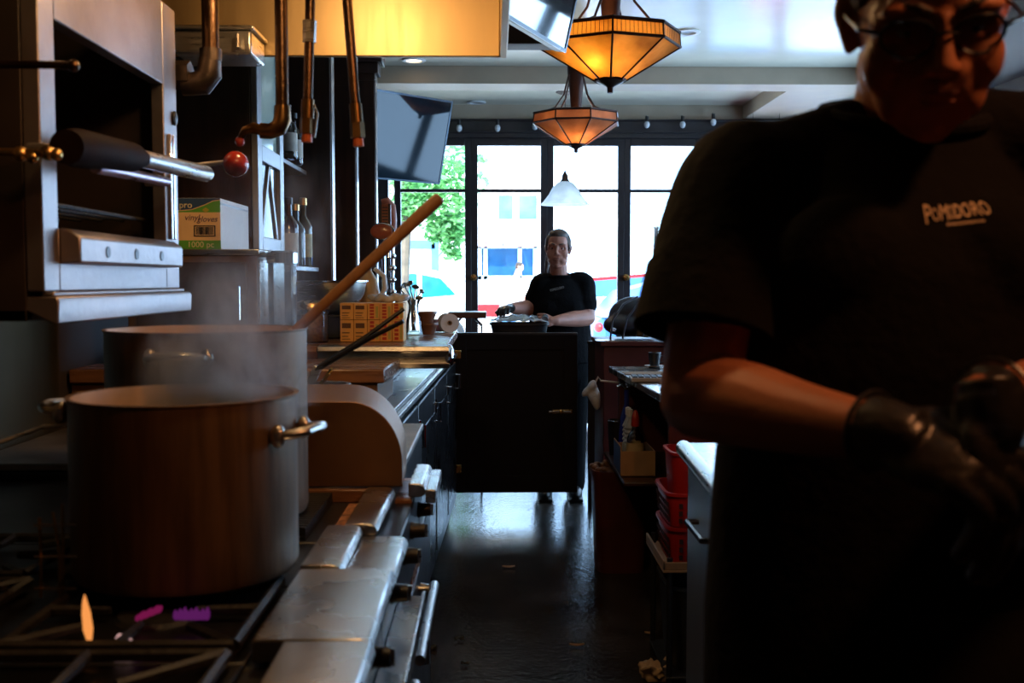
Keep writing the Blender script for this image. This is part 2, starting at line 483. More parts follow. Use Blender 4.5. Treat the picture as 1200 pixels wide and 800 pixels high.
def car(label, loc, rot, paint, group=None, wagon=False):
    t = thing('parked_car', label, 'car', (0, 0, 0), group)
    L2, W = 2.15, .86
    # body sides: profile stations along x: (x, z_low, z_belt, halfwidth)
    st = [(-2.15, .38, .62, .62), (-2.05, .30, .78, .76), (-1.5, .22, .86, .84), (-.6, .22, .92, .86), (.6, .22, .94, .86), (1.4, .24, .95, .85), (2.0, .32, .92, .78), (2.15, .42, .80, .64)]
    rings = []
    for x, a, b, h in st:
        rings.append([V((x, -h * .94, a)), V((x, h * .94, a)), V((x, h, (a + b) / 2)), V((x, h * .93, b)), V((x, -h * .93, b)), V((x, -h, (a + b) / 2))])
    MB().loft(rings).build('body', paint, t, bevel=.04, bseg=3)
    top = [(-1.15, .90, .90, .76), (-.45, .90, 1.36, .66), (.2, .90, 1.47, .64), (1.0, .90, 1.44, .63), (1.75 if wagon else 1.5, .90, 1.25 if wagon else 1.16, .66), (2.05 if wagon else 1.95, .90, .93, .74)]
    rings = [[V((x, -.78, a)), V((x, .78, a)), V((x, h, b + .001)), V((x, -h, b + .001))] for x, a, b, h in top]
    MB().loft(rings).build('cabin', paint, t, bevel=.04, bseg=3)
    TEAL = mat('car_glass', (.006, .11, .14), .08, 0, .4, 1.5)
    for sy in (-1, 1):
        for poly in ([(-.82, .96), (-.08, .96), (-.08, 1.38), (-.42, 1.30)], [(.0, .96), (.72, .96), (.70, 1.38), (.0, 1.40)], [(.80, .97), (1.45, 1.02), (1.15, 1.30), (.79, 1.37)]):
            g = MB(); rings = []
            pts = [V((x, sy * (.785 - (z - .9) * .27 + .008), z)) for x, z in poly]
            g.prism(pts, (0, sy * .008, 0)).build('side_window', TEAL, t)
    MB().prism([V((-.50, y, 1.325)) + V((-.02, 0, .02)) for y in (-.58, .58)] + [V((-1.1, y, .925)) + V((-.02, 0, .02)) for y in (.68, -.68)], (-.01, 0, .01)).build('windscreen', TEAL, t)
    for x in (-1.35, 1.3):
        for sy in (-1, 1):
            w = MB().lathe([(0, -.1), (.29, -.1), (.32, -.07), (.32, .07), (.29, .1), (0, .1)], (x, sy * .78, .32), 24, axis=(0, sy, 0)).build('wheel', BLACK, t)
            MB().lathe([(0, .1), (.19, .1), (.2, .115), (.05, .13), (0, .13)], (x, sy * .78, .32), 20, axis=(0, sy, 0)).build('hubcap', CHROME, w)
    for sy in (-1, 1):
        MB().ell((-2.04, sy * .6, .68), (.1, .14, .07)).build('headlight', CLEARG, t)
        MB().ell((2.06, sy * .62, .76), (.08, .12, .08)).build('tail_light', REDP, t)
        for x in (-.1, .74):
            MB().box(x - .22, x - .04, sy * .855, sy * .885, .83, .86).build('door_handle', TEAL, t, bevel=.008)
    t.location = loc
    t.rotation_euler = (0, 0, rot)
    return t
SILVER = mat('pale_car_paint', (.78, .82, .82), .3, .1, .05, 2)
car('white hatchback with teal windows parked just outside beyond the orange boxes', (-2.15, 21.0, -.02), 0.0, SILVER, wagon=True).scale = (1, 1, 1.1)
car('blue hatchback parked outside behind the bag on the maroon stand', (3.5, 15.0, -.02), PI, mat('blue_car_paint', (.05, .16, .5), .3, .2, .2, 2), wagon=True)
# delivery van, white, over-lit
def van():
    c = at(602, 330, 17.5)
    t = thing('delivery_van', 'long low white vehicle with red tail light parked behind the doors, beside the blue shopfront', 'van', (c.x, c.y, -.02))
    x0, x1 = at(556, 330, 17.5).x, at(700, 330, 17.5).x
    y = 17.5
    MB().loft([[V((x, y, z)) for x, z in ((x0, .15), (x1, .15), (x1, .75), (x1 - .3, 1.05), (x0 + .25, 1.42), (x0, 1.30))], [V((x, y + 1.7, z)) for x, z in ((x0, .15), (x1, .15), (x1, .75), (x1 - .3, 1.05), (x0 + .25, 1.42), (x0, 1.30))]]).build('body', STUCCO, t, bevel=.08, bseg=3)
    MB().box(x0 + .05, x0 + .42, y - .03, y, .78, .98).build('tail_light', REDP, t, bevel=.02)
    for x in (x0 + .5, x1 - .45):
        w = MB().lathe([(0, -.1), (.30, -.1), (.33, -.06), (.33, .06), (.30, .1), (0, .1)], (x, y + .08, .21), 24, axis=(0, -1, 0)).build('wheel', BLACK, t)
        MB().lathe([(0, .1), (.2, .1), (.05, .125), (0, .125)], (x, y + .08, .21), 16, axis=(0, -1, 0)).build('hubcap', CHROME, w)
van()
# striped bench kerb / barrier outside on the far side
p0, p1 = at(684, 326, 16.2), at(790, 318, 16.2)
t = thing('street_banner', 'red and blue banner rail standing along the street behind the blue car', 'banner', (p0.x, 16.2, -.02))
MB().prism([p0, p1, p1 - V((0, 0, .05)), p0 - V((0, 0, .05))], (0, .02, 0)).build('red_stripe', REDP, t)
MB().prism([p0 - V((0, 0, .05)), p1 - V((0, 0, .05)), p1 - V((0, 0, .3)), p0 - V((0, 0, .3))], (0, .02, 0)).build('blue_sheet', BLUEP, t)
for p in (p0, p1): MB().cyl((p.x, 16.23, -.02), (p.x, 16.23, p.z), .025).build('post', BLACK, t)
p = at(769, 268, 13.4)
t = thing('street_post', 'thin dark post standing outside beyond the last clear pane', 'post', (p.x, 13.4, -.02))
MB().cyl((p.x, 13.4, -.02), (p.x, 13.4, p.z), .035, .03, 14).build('shaft', BLACK, t)
MB().lathe([(0, 0), (.06, 0), (.06, .03), (.035, .05)], (p.x, 13.4, -.02), 14).build('base', BLACK, t)
MB().lathe([(.03, 0), (.04, .01), (.03, .03), (0, .035)], (p.x, 13.4, p.z), 14).build('cap', BLACK, t)
# ================================================================ COOKING LINE
WARM = (1.0, 0.60, 0.26)
# ---- extractor hood with its lamps
hx0, hx1, hy0, hy1, hz = XL, .02, .25, 3.1, at(450, 66, 3.1).z
t = thing('extractor_hood', 'brushed steel extractor hood hanging over the cooking line', 'hood', (-.6, 1.7, hz))
HOODM = mat('hood_steel', (.40, .28, .14), .44, 1.0, .05, 6, .02, 70, (6, 1, .6))
MB().box(hx0, hx1, hy1, hy1 + .02, hz, ZC).build('end_panel', HOODM, t, bevel=.003)
MB().box(hx1, hx1 + .02, hy0, hy1 + .02, hz, ZC).build('front_panel', HOODM, t, bevel=.003)
MB().box(hx0, hx1 + .02, hy0 - .02, hy0, hz, ZC).build('end_panel', HOODM, t, bevel=.003)
MB().box(hx0, hx1, hy0, hy1, ZC - .13, ZC - .11).build('top_panel', HOODM, t)
gl = emit_mat('lamp_globe_glow', (1, .62, .28), 6)
for (x, y) in ((-.36, 2.45), (-.075, 1.45)):
    b = MB().lathe([(0, 0), (.07, 0), (.07, .03), (.05, .05), (.02, .055), (.02, ZC - .131 - 2.42), (0, ZC - .131 - 2.42)], (x, y, 2.42), 20).build('lamp_base', DULL, t)
    MB().lathe([(0, -.16), (.035, -.15), (.055, -.11), (.055, -.03), (.045, 0), (0, 0)], (x, y, 2.42), 20).build('lamp_globe', gl, b)
    l = bpy.data.lights.new('hood_lamp_light', 'POINT'); l.energy = 16 if y > 2 else 11; l.color = WARM; l.shadow_soft_size = .06
    lo = bpy.data.objects.new('hood_lamp_light', l); COL.objects.link(lo); lo.location = (x, y, 2.21)
# grease box under the end panel
a, b = at(208, 66, 2.95), at(297, 33, 2.95)
t = thing('grease_box', 'small steel grease box under the far end of the hood', 'box', (a.x, 2.95, a.z))
m = MB(); m.box(a.x, b.x, 2.92, 3.09, a.z, b.z - .012)
m.build('box_body', STEEL, t, bevel=.006)
MB().box(a.x - .01, b.x + .008, 2.91, 3.095, b.z - .012, b.z).build('rim', STEEL, t, bevel=.003)
MB().tube([(b.x - .03, 2.915, b.z - .03), (b.x - .03, 2.895, b.z - .03), (b.x - .03, 2.895, b.z - .06), (b.x - .03, 2.915, b.z - .06)], .005, 8).build('handle', CHROME, t)

# ---- wall sheet behind the range
struct(MB().box(XL + .002, XL + .02, .3, 3.2, .9, 2.0).build('wall_left_sheet', mat('greasy_sheet', (.10, .085, .05), .5, .6, .3, 3)))

# ---- salamander broiler
X = -.759; y0, y1 = 1.82, 2.60; zb, zt = 1.36, 2.02
BRO = mat('broiler_steel', (.33, .285, .275), .42, .9, .28, 5, .1, 40)
t = thing('salamander_broiler', 'steel salamander broiler with dark open front mounted over the pots', 'broiler', (X - .25, 2.2, 1.30))
oy0, oy1, oz0, oz1 = 1.886, 2.50, 1.47, 1.83
m = MB()
m.box(X - .03, X, y0, oy0, zb, zt).box(X - .03, X, oy1, y1, zb, zt).box(X - .03, X, oy0, oy1, oz1, zt).box(X - .03, X, oy0, oy1, zb, oz0)
m.build('front_frame', BRO, t, bevel=.003)
SIDE = mat('broiler_side', (.045, .03, .022), .5, .3, .3, 5)
m = MB()
m.box(-1.30, X - .031, y0, y0 + .02, 1.31, 2.06).box(-1.30, X - .031, y1 - .02, y1, 1.31, 2.06).box(-1.30, X - .031, y0, y1, 2.04, 2.06).box(-1.30, X - .031, y0, y1, 1.31, 1.33).box(-1.30, -1.28, y0, y1, 1.31, 2.06)
m.box(X - .115, X - .105, y0 - .004, y0, 1.31, 2.06)
m.build('casing', SIDE, t, bevel=.003)
MB().box(-1.27, X - .04, y0 + .03, y1 - .03, 1.42, 1.43).build('rack', IRON, t)
m = MB()
for k in range(9): m.cyl((X - .06 - k * .05, oy0 - .03, 1.52), (X - .06 - k * .05, oy1 + .03, 1.52), .005, seg=8)
m.build('grid', IRON, t)
# drip lip with three holes
m = MB()
ya, yb = 1.885, 2.50
m.prism([(X - .0, ya, 1.408), (X + .038, ya, 1.410), (X + .038, ya, 1.455), (X + .02, ya, 1.468), (X, ya, 1.472)], (0, yb - ya, 0))
lip = m.build('drip_lip', BRO, t, bevel=.004)
for k, px in enumerate((131, 164, 193)):
    yy = (X + .038) / ((px - 578) / 1250)
    MB().lathe([(0, 0), (.011, 0), (.011, .002), (0, .002)], (X + .0375, yy, 1.432), 14, axis=(1, 0, 0)).build('hole', BLACK, lip)
MB().box(X - .01, X + .012, y0 + .01, y1 + .0, 1.352, 1.360).build('seam_strip', BRO, t, bevel=.003)
m = MB().prism([(X - .05, y0 + .005, 1.352), (X + .018, y0 + .005, 1.352), (X + .022, y0 + .005, 1.344), (X + .020, y0 + .005, 1.305), (X + .012, y0 + .005, 1.305), (X - .05, y0 + .005, 1.335)], (0, .80, 0))
m.build('drip_tray', BRO, t, bevel=.003)
# lever: dark grip and steel rod along the face
h0, h1, h2, h3 = at(78, 172, 1.74), at(120, 178, 1.90), at(166, 186, 2.12), at(243, 204, 2.52)
m = MB().tube([h0, h0.lerp(h1, .3), h1, h1.lerp(h2, .7), h2], [.028, .033, .030, .028, .017], 18)
lv = m.build('lever_grip', mat('dark_grip', (.014, .007, .005), .7, 0, .3, 20, spec=.03), t)
MB().tube([h2, h3 - (h3 - h2).normalized() * .012, h3], [.018, .019, .016], 16).build('lever_rod', STEEL, t)
a, b = at(112, 196, 1.90), at(196, 213, 2.36)
MB().tube([a, b], [.011, .011], 12).build('lower_rod', mat('rosy_steel', (.5, .36, .42), .3, 1, .1, 9), t)
for q in (h0 + V((0, .03, 0)), at(196, 213, 2.36)):
    MB().tube([q, V((X, q.y, q.z))], [.010, .010], 10).build('bracket', DULL, t)
a, b = at(232, 195, 2.58), at(262, 190, 2.58)
kn = MB().cyl(V((X - .01, 2.58, a.z - .005)), b, .006, seg=10).build('knob_rod', STEEL, t)
MB().ell(at(276, 192, 2.58), .031, seg=20).build('red_knob', mat('red_ball', (.30, .018, .012), .25, 0, .15, 9, coat=.5), kn)
# twin slots with bright edges on the far upright
for k, dz in enumerate((0, .022)):
    MB().box(X, X + .008, 2.522 + dz, 2.532 + dz, 1.475, 1.72).build('slide_strip', CHROME, t, bevel=.002)
MB().ell((X + .004, 2.57, at(211, 138, 2.56).z), (.006, .014, .018)).build('latch', BLACK, t)

# rods beside the broiler
def rod_thing(name, label, cat, pts, r, m, extra=()):
    t = thing(name, label, cat, pts[0])
    MB().tube(pts, r, 10).build('rod', m, t)
    for c, rr in extra: MB().ell(c, rr, seg=12).build('joint', m, t)
    return t
yy = 1.70
rod_thing('gas_rod', 'thin coppery rod crossing in front of the broiler, upper of two', 'rod', [at(-40, 75, yy), at(60, 76, yy), at(85, 77, yy)], .0065, COPPER, [(at(86, 77, yy), .010)])
rod_thing('gas_valve_rod', 'jointed brass valve rod near the broiler grip, lower of two', 'rod', [at(-40, 177, yy), at(20, 178, yy), at(66, 181, yy)], .006, BRASS, [(at(24, 180, yy), .012), (at(38, 184, yy), .010), (at(56, 179, yy), .012), (at(66, 181, yy), .010)])

# ---- pipes and nozzles hanging in the hood
def pipe(name, label, pts, r, m, parts, base):
    t = thing(name, label, 'pipe', base)
    MB().tube(pts, r, 16).build('tube', m, t)
    for nm, p, q, r0, r1, mm in parts: MB().cyl(p, q, r0, r1, 16).build(nm, mm, t)
    return t
d = 2.66
q = at(247, 72, d)
el = [V((q.x, d, hz + .82)), V((q.x, d, q.z + .02))]
bend = [V((q.x, d, q.z + .02)), V((q.x - .004, d, q.z - .03)), V((q.x - .022, d, q.z - .052)), V((q.x - .05, d, q.z - .055)), V((X + .0, d, q.z - .055))]
IRONP = mat('dark_iron_pipe', (.07, .05, .04), .38, .85, .3, 20, .1, 60)
DBRASS = mat('dull_brass', (.15, .08, .03), .32, 1, .25, 20)
t = thing('gas_pipe', 'thick dark gas pipe elbowing into the broiler top corner', 'pipe', q)
MB().tube(el, .0205, 16).build('tube', COPPER, t)
MB().tube(bend, [.025, .031, .032, .028, .028], 16).build('elbow', IRONP, t)
a = at(209, 88, d)
MB().tube([(a.x - .012, d, a.z), (a.x + .03, d, a.z)], [.036, .036], 6).build('union_nut', IRONP, t)
MB().tube([(q.x, d, q.z + .03), (q.x, d, q.z)], [.027, .027], 16).build('collar', IRONP, t)
d = 2.40
q = at(331, 140, d)
t = thing('sprinkler_pipe', 'slim pipe dropping from hood to an elbow with hooked nozzle', 'pipe', q)
MB().tube([V((q.x, d, hz + .82)), V((q.x, d, q.z + .015))], .0145, 14).build('tube', COPPER, t)
e = at(316, 153, d)
MB().tube([V((q.x, d, q.z + .03)), V((q.x, d, q.z)), V((q.x - .008, d, q.z - .018)), V((q.x - .028, d, q.z - .026)), V((e.x - .02, d, e.z))], [.018, .02, .02, .0175, .0175], 14).build('elbow', DBRASS, t)
pp = [e + V((-.015, 0, 0)), at(297, 150, d), at(287, 153, d), at(282, 162, d), at(281, 168, d)]
MB().tube(pp, [.012, .013, .010, .007, .006], 12).build('nozzle', DBRASS, t)
MB().ell(at(281, 166, d), .011, seg=12).build('nozzle_cap', mat('red_cap', (.35, .03, .015), .4, 0, .2, 8), t)
d = 2.30
for (pt, pb, lab) in (((365, -60), (360, 150), 'brass tipped fire nozzle pipe hanging from hood beside the elbow pipe'), ((402, -60), (419, 155), 'leaning brass tipped fire nozzle pipe hanging in front of the wood pillars')):
    A, B = at(*pt, d), at(*pb, d)
    u = (B - A).normalized()
    t = thing('fire_nozzle', lab, 'nozzle', B, 'fire nozzles under the hood')
    MB().tube([A - u * .7 * 0, A, B - u * .03], [.0105, .0105, .0105], 12).build('tube', COPPER, t)
    MB().tube([B - u * .06, B - u * .02, B - u * .02], [.014, .014, .012], 12).build('sleeve', DBRASS, t)
    MB().tube([B - u * .02, B + u * .012], [.016, .016], 6).build('nut', DBRASS, t)
    MB().tube([B + u * .012, B + u * .03], [.011, .012], 10).build('tip', mat('orange_tip', (.45, .09, .02), .4, 0, .2, 8), t)
    if pt[0] < 400:
        MB().tube([A.lerp(B, .40), A.lerp(B, .52)], [.015, .014], 10).build('coupling', STEEL, t)
        MB().tube([B - u * .05 + V((.013, 0, 0)), B - u * .03 + V((.022, 0, 0)), B + u * .02 + V((.016, 0, 0))], .0025, 6).build('lever', STEEL, t)

# ---- range, two cookers and a charbroiler in one line
ZS = .93
FRONT = -.175
def knob(t, x, y, z, r=.016):
    k = MB().lathe([(0, 0), (r * 1.15, 0), (r * 1.15, .004), (r, .008), (r * .9, .03), (0, .032)], (x, y, z), 18, axis=(1, 0, 0)).build('knob', BLACK, t)
    MB().box(x + .030, x + .036, y - .003, y + .003, z - r * .8, z + r * .8).build('pointer', STEEL, k)
def cooker(label, y0, y1, ledges, pot_y, name='gas_range'):
    t = thing(name, label, 'stove', (-.7, (y0 + y1) / 2, 0))
    m = MB().box(-1.28, FRONT - .02, y0, y1, .12, .74)
    m.build('body', DULL, t, bevel=.004)
    MB().box(-1.28, FRONT, y0, y1, .74, ZS - .035).build('control_panel', BLACKM, t, bevel=.004)
    MB().box(-1.28, -.31, y0, y1, ZS - .035, ZS - .028).build('cooktop', BLACKM, t, bevel=.003)
    MB().box(FRONT - .02, FRONT - .0, y0 + .03, y1 - .03, .2, .70).build('oven_door', BLACKM, t, bevel=.006)
    hz_ = .66
    h = MB().tube([(FRONT + .035, y0 + .06, hz_), (FRONT + .035, y1 - .06, hz_)], .011, 12)
    for yy in (y0 + .09, y1 - .09): h.cyl((FRONT, yy, hz_), (FRONT + .035, yy, hz_), .008, seg=10)
    h.build('oven_handle', STEEL, t)
    for yy in (y0 + .05, y1 - .05):
        for xx in (-1.2, FRONT - .08): MB().cyl((xx, yy, 0), (xx, yy, .12), .02, .025, 12).build('leg', STEEL, t)
    for (xa, xb, ya, yb, z, bull) in ledges:
        m = MB()
        if bull:
            pr = [(xa, z - .03), (xb - .012, z - .03), (xb, z - .026), (xb + .004, z - .014), (xb - .002, z - .003), (xb - .012, z), (xa, z)]
            m.prism([(x, ya, zz) for x, zz in pr], (0, yb - ya, 0))
        else:
            m.box(xa, xb, ya, yb, z - .03, z)
        m.build('front_ledge', STEELY, t, bevel=.003)
    n = max(1, int((y1 - y0) / .17))
    for k in range(n): knob(t, FRONT, y0 + (k + .5) * (y1 - y0) / n, .85)
    return t
def grate(t, cx, cy, s, rot=0):
    """square cast grate: frame, spokes to the middle, ring"""
    m = MB(); z = ZS - .012; h = s / 2
    for a in range(4):
        c, sn = math.cos(a * PI / 2 + rot), math.sin(a * PI / 2 + rot)
        f = lambda x, y: (cx + x * c - y * sn, cy + x * sn + y * c)
        p, q = f(-h, -h), f(h, -h)
        m.tube([(*p, z), (*q, z)], .008, 6)
        p, q = f(-h, -h), f(-.07, -.07)
        m.tube([(*p, z), (*q, z)], [.009, .007], 6)
        p, q = f(0, -h), f(0, -.06)
        m.tube([(*p, z), (*q, z)], [.009, .006], 6)
    return m.build('grate', IRON, t)
def burner(t, cx, cy, flames):
    b = MB().lathe([(0, 0), (.075, 0), (.075, .01), (.06, .018), (.055, .024), (0, .026)], (cx, cy, ZS - .058 + .012), 28).build('burner', IRON, t)
    for (px, py, d, hgt, w, m, lean) in flames:
        p = at(px, py, d)
        MB().tube([p, p + V((lean * .3, 0, hgt * .25)), p + V((lean * .7, 0, hgt * .6)), p + V((lean, 0, hgt * .85)), p + V((lean, 0, hgt))], [w * .5, w, w * .9, w * .5, w * .1], 10).build('flame', m, b)
FL_O = emit_mat('orange_flame', (1, .28, .05), .95, (1, .42, .12))
FL_B = emit_mat('violet_flame', (.09, .012, .22), .45, (.30, .03, .18), 90)
FL_W = emit_mat('pale_flame', (1, .6, .35), .9, (.6, .3, .5), 60)
FL_R = emit_mat('red_flame', (.5, .02, .06), .45, (.20, .01, .18), 90)
r1 = cooker('gas range nearest the camera with lit burner flames and steel front ledge', .55, 1.31, [(-.262, -.150, .55, 1.308, .932, True)], 1.1)
grate(r1, -.50, 1.13, .34)
grate(r1, -.86, 1.13, .34)
burner(r1, -.50, 1.13, [])
r2 = cooker('gas range under the steaming pot with a wide steel ledge', 1.312, 1.645, [(-.302, -.155, 1.312, 1.643, .932, True)], 1.5)
grate(r2, -.476, 1.48, .295)
grate(r2, -.86, 1.48, .295)
burner(r2, -.476, 1.50, [(105, 751, 1.34, .060, .0062, FL_O, -.005), (151, 762, 1.36, .022, .011, FL_W, -.012), (160, 764, 1.36, .016, .007, FL_B, 0), *[(160 + 4 * k, 727 - 1.6 * k, 1.44, .010 + .002 * (k % 2), .0042, FL_R, .006) for k in range(7)], *[(207 + 4.4 * k, 726, 1.44, .014 + .004 * ((k * 7) % 3) / 2, .0042, FL_B, .0015 * ((k % 3) - 1)) for k in range(9)]])
r3 = cooker('gas range under the rear stockpot with a stepped steel ledge', 1.647, 1.925, [(-.302, -.240, 1.647, 1.922, .936, True), (-.238, -.158, 1.647, 1.922, .915, True)], 1.8)
grate(r3, -.56, 1.786, .245)
grate(r3, -.86, 1.786, .245)
burner(r3, -.56, 1.80, [])
# charbroiler with roll cover
t = cooker('charbroiler with slotted grate and a round shouldered steel cover', 1.927, 2.55, [(-.272, -.215, 1.93, 2.285, .935, True), (-.185, -.150, 2.30, 2.55, .938, True), (-.148, -.125, 2.30, 2.55, .925, False)], 2.2, name='charbroiler')
m = MB()
for k in range(17):
    y = 1.945 + k * .0195
    m.box(-.44, -.345, y, y + .010, ZS - .02, ZS - .004)
m.box(-.44, -.345, 1.94, 2.275, ZS - .03, ZS - .02)
m.build('slotted_grate', IRON, t)
MB().box(-.345, -.272, 1.94, 2.28, ZS - .06, ZS - .03).build('ember_tray', mat('ember_bed', (.16, .06, .03), .8, 0, .8, 60, .6, 60, col2=(.55, .22, .10)), t)
MB().box(-.46, -.272, 2.28, 2.30, ZS - .03, ZS - .0).build('rear_bar', BARWOOD, t, bevel=.004)
def arc(xl, xr, zb_, zt_, r, n=12):
    p = [(xl, zb_), (xl, zt_)]
    for k in range(n + 1):
        a = PI / 2 - k * PI / 2 / n
        p.append((xr - r + r * math.cos(a), zt_ - r * 1.15 + r * 1.15 * math.sin(a)))
    p.append((xr, zb_))
    return p
A = arc(-.46, -.198, .932, 1.117, .115); B = arc(-.46, -.205, .932, 1.136, .13)
COVER = mat('cover_steel', (.25, .135, .065), .48, .85, .08, 5, .05, 50)
m = MB().loft([[V((x, 2.302, z)) for x, z in A], [V((x, 2.50, z)) for x, z in B]])
m.build('roll_cover', COVER, t, bevel=.0015)
MB().box(-.215, -.178, 2.30, 2.55, .55, .905).build('side_panel', BARWOOD, t, bevel=.004)
# low oven-front tray shelf
t = thing('pull_out_tray', 'grey steel pull out tray below the ledge of the range', 'tray', (-.17, 1.72, .80))
a = at(481, 690, 1.95)
m = MB().box(-.174, -.130, 1.50, 1.95, .784, .796)
m.build('plate', STEELY, t, bevel=.002)
MB().box(-.132, -.126, 1.50, 1.95, .772, .806).build('lip', STEELY, t, bevel=.002)
# fryer cabinet closing the line
t = thing('fryer_cabinet', 'dark fryer cabinet between the charbroiler and the bar cabinets', 'cabinet', (-.7, 2.9, 0))
MB().box(-1.28, -.22, 2.56, 3.27, .1, .92).build('body', BLACKM, t, bevel=.005)
MB().box(-1.28, -.215, 2.56, 3.27, .92, .94).build('worktop', DULL, t, bevel=.004)
d_ = MB().box(-.219, -.195, 2.58, 3.25, .14, .70).build('door', BLACKM, t, bevel=.005)
MB().tube([(-.195, 2.63, .62), (-.17, 2.63, .62), (-.17, 2.63, .42), (-.195, 2.63, .42)], .008, 10).build('handle', CHROME, d_)
for x in (-1.2, -.3):
    for y in (2.62, 3.2): MB().cyl((x, y, 0), (x, y, .1), .02, seg=10).build('leg', BLACK, t)

# ---- pots
def pot(label, c, r, h, handle_angles, hm=STEEL, fill=None, name='stockpot'):
    t = thing(name, label, 'pot', c)
    w = .004
    MB().lathe([(0, 0), (r - .012, 0), (r - .003, .004), (r, .014), (r, h - .004), (r + .003, h - .002), (r + .003, h), (r - w, h), (r - w, .012), (0, .010)], c, 64).build('pot_body', POTM, t)
    for a, dz in handle_angles:
        ca, sa = math.cos(a), math.sin(a)
        rad, tan = V((ca, sa, 0)), V((-sa, ca, 0))
        p0 = V(c) + V((0, 0, h - dz))
        pts = [p0 + rad * (r + .001) - tan * .05, p0 + rad * (r + .026) - tan * .046 + V((0, 0, .003)), p0 + rad * (r + .042) - tan * .03 + V((0, 0, .006)), p0 + rad * (r + .046) + V((0, 0, .008)), p0 + rad * (r + .042) + tan * .03 + V((0, 0, .006)), p0 + rad * (r + .026) + tan * .046 + V((0, 0, .003)), p0 + rad * (r + .001) + tan * .05]
        hd = MB().tube(pts, .0075, 10).build('handle', hm, t)
        for s in (-1, 1):
            q = p0 + rad * (r + .004) + tan * .05 * s
            MB().ell(q, (.012, .012, .018)).build('rivet_plate', hm, hd)
    if fill: MB().lathe([(r - w - .0006, fill[0] + .001), (r - w - .0006, h - .001)], c, 64).build('inner_wall', LIT_WALL, t)
    if fill: MB().lathe([(0, fill[0]), (r - .0045, fill[0])], c, 48).build('broth', fill[1], t)
    return t
LIT_WALL = mat('lit_inner_aluminium', (.62, .46, .32), .5, .3, .12, 9)  # lighter copy of the pot metal, the lit far wall put into colour
BROTH = mat('broth', (.42, .22, .11), .2, 0, .25, 20, .1, 30)
pc = at(217, 465, 1.66)
PZ = ZS + .0
pot('wide aluminium pot steaming on the burner, nearer of two', (pc.x, 1.66, ZS - .001), .1705, 1.205 - ZS, [(R(-12), .055), (R(176), .025)], fill=(.235, BROTH))
pc2 = at(243, 386, 2.07)
pot('tall aluminium stockpot behind the steaming pot with a wooden paddle', (pc2.x, 2.07, ZS - .001), .1885, 1.288 - ZS, [(R(-90), .045), (R(90), .045)], fill=(.25, BROTH))
# wooden paddle
A, B = at(300, 430, 2.06), at(516, 231, 2.12)
u = (B - A).normalized()
t = thing('wooden_paddle', 'long wooden stirring paddle leaning out of the rear stockpot', 'paddle', A)
MB().tube([A + u * .10, A.lerp(B, .45), A.lerp(B, .75), B - u * .05, B - u * .004, B], [.010, .0108, .0118, .0132, .0128, .009], 14).build('handle_shaft', WOOD, t)
s = V((0, 1, 0)); n_ = u.cross(s).normalized()
C0 = A + u * .10
MB().loft([[C0 + s * a * w + n_ * b * th - u * l for a, b in ((-1, -1), (1, -1), (1, 1), (-1, 1))] for l, w, th in ((0, .014, .011), (.05, .035, .008), (.14, .04, .006), (.17, .03, .005))]).build('paddle_blade', WOOD, t, bevel=.003)
# bain marie holding tongs and spoon, behind the cover
d = 2.66
c = at(381, 449, d)
t = thing('round_insert_pan', 'round steel insert pan behind the roll cover', 'pan', (c.x, d, .94))
r = .058
MB().lathe([(0, 0), (r - .006, 0), (r - .002, .005), (r - .002, c.z - .95), (r + .006, c.z - .945), (r + .006, c.z - .94), (r - .004, c.z - .94), (r - .004, .008), (0, .006)], (c.x, d, .94), 32).build('pan_body', STEEL, t)
MB().tube([(c.x + r, d, c.z - .02), (c.x + r + .02, d, c.z - .012), (c.x + r + .03, d, c.z - .02)], .005, 8).build('handle', CHROME, t)
t = thing('tongs', 'black tongs standing open in front of the orange boxes', 'tongs', at(372, 432, d))
p0 = at(362, 470, d)
for (e, dd, lab) in (((473, 362), .05, 'upper'), ((473, 376), -.03, 'lower')):
    p1, p2 = at(370, 433, d), at(430, 394 if lab == 'upper' else 398, d + dd * .5)
    p3 = at(*e, d + dd)
    w_ = .0065
    MB().tube([p1, p1.lerp(p2, .5), p2, p3], [.008, .007, .0062, .005], 8).build('arm', mat('black_metal', (.02, .02, .022), .35, .6, .2, 20), t)
MB().obox(at(368, 440, d), (.022, .014, .05), (0, R(25), 0)).build('hinge', STEEL, t, bevel=.003)
MB().tube([at(360, 435, d), at(358, 455, d), at(364, 472, d)], .006, 8).build('spring_clip', STEEL, t)
t = thing('brass_spoon', 'slim brass spoon leaning in the round insert pan', 'spoon', at(366, 462, d))
MB().tube([at(389, 432, d - .05), at(372, 455, d - .02), at(362, 470, d)], [.0045, .005, .005], 8).build('handle', BRASS, t)
MB().ell(at(357, 478, d + .005), (.018, .012, .024), (0, .5, 0)).build('bowl', BRASS, t)
# ladle and fork hanging in the dark by the pots
d = 1.30
t = thing('carving_fork', 'long steel fork lying behind the wide pot beside the wall', 'fork', at(4, 520, 1.62))
a, b = at(-8, 521, 1.62), at(50, 500, 1.70)
MB().tube([a, b], [.0035, .003], 8).build('handle', STEEL, t)
for s in (-.008, .008): MB().tube([b + V((0, 0, s * .2)), b + V((.02, s, 0)), b + V((.06, s, .01))], .002, 6).build('tine', STEEL, t)
t = thing('wire_rack', 'small wire rack standing against the wall sheet beside the range', 'rack', at(60, 690, 1.55))
m = MB()
for px0, px1, y0_, y1_ in ((62, 70, 600, 652), (73, 74, 590, 655), (46, 48, 606, 655)):
    m.tube([at(px0, y0_, 1.55), at(px1, y1_, 1.55), at(px1, 700, 1.55)], .0022, 6)
m.build('upright_wires', BRASS, t)
m = MB()
for py in (615, 652, 690): m.tube([at(40, py, 1.55), at(90, py, 1.55)], .002, 6)
m.build('cross_wires', STEEL, t)
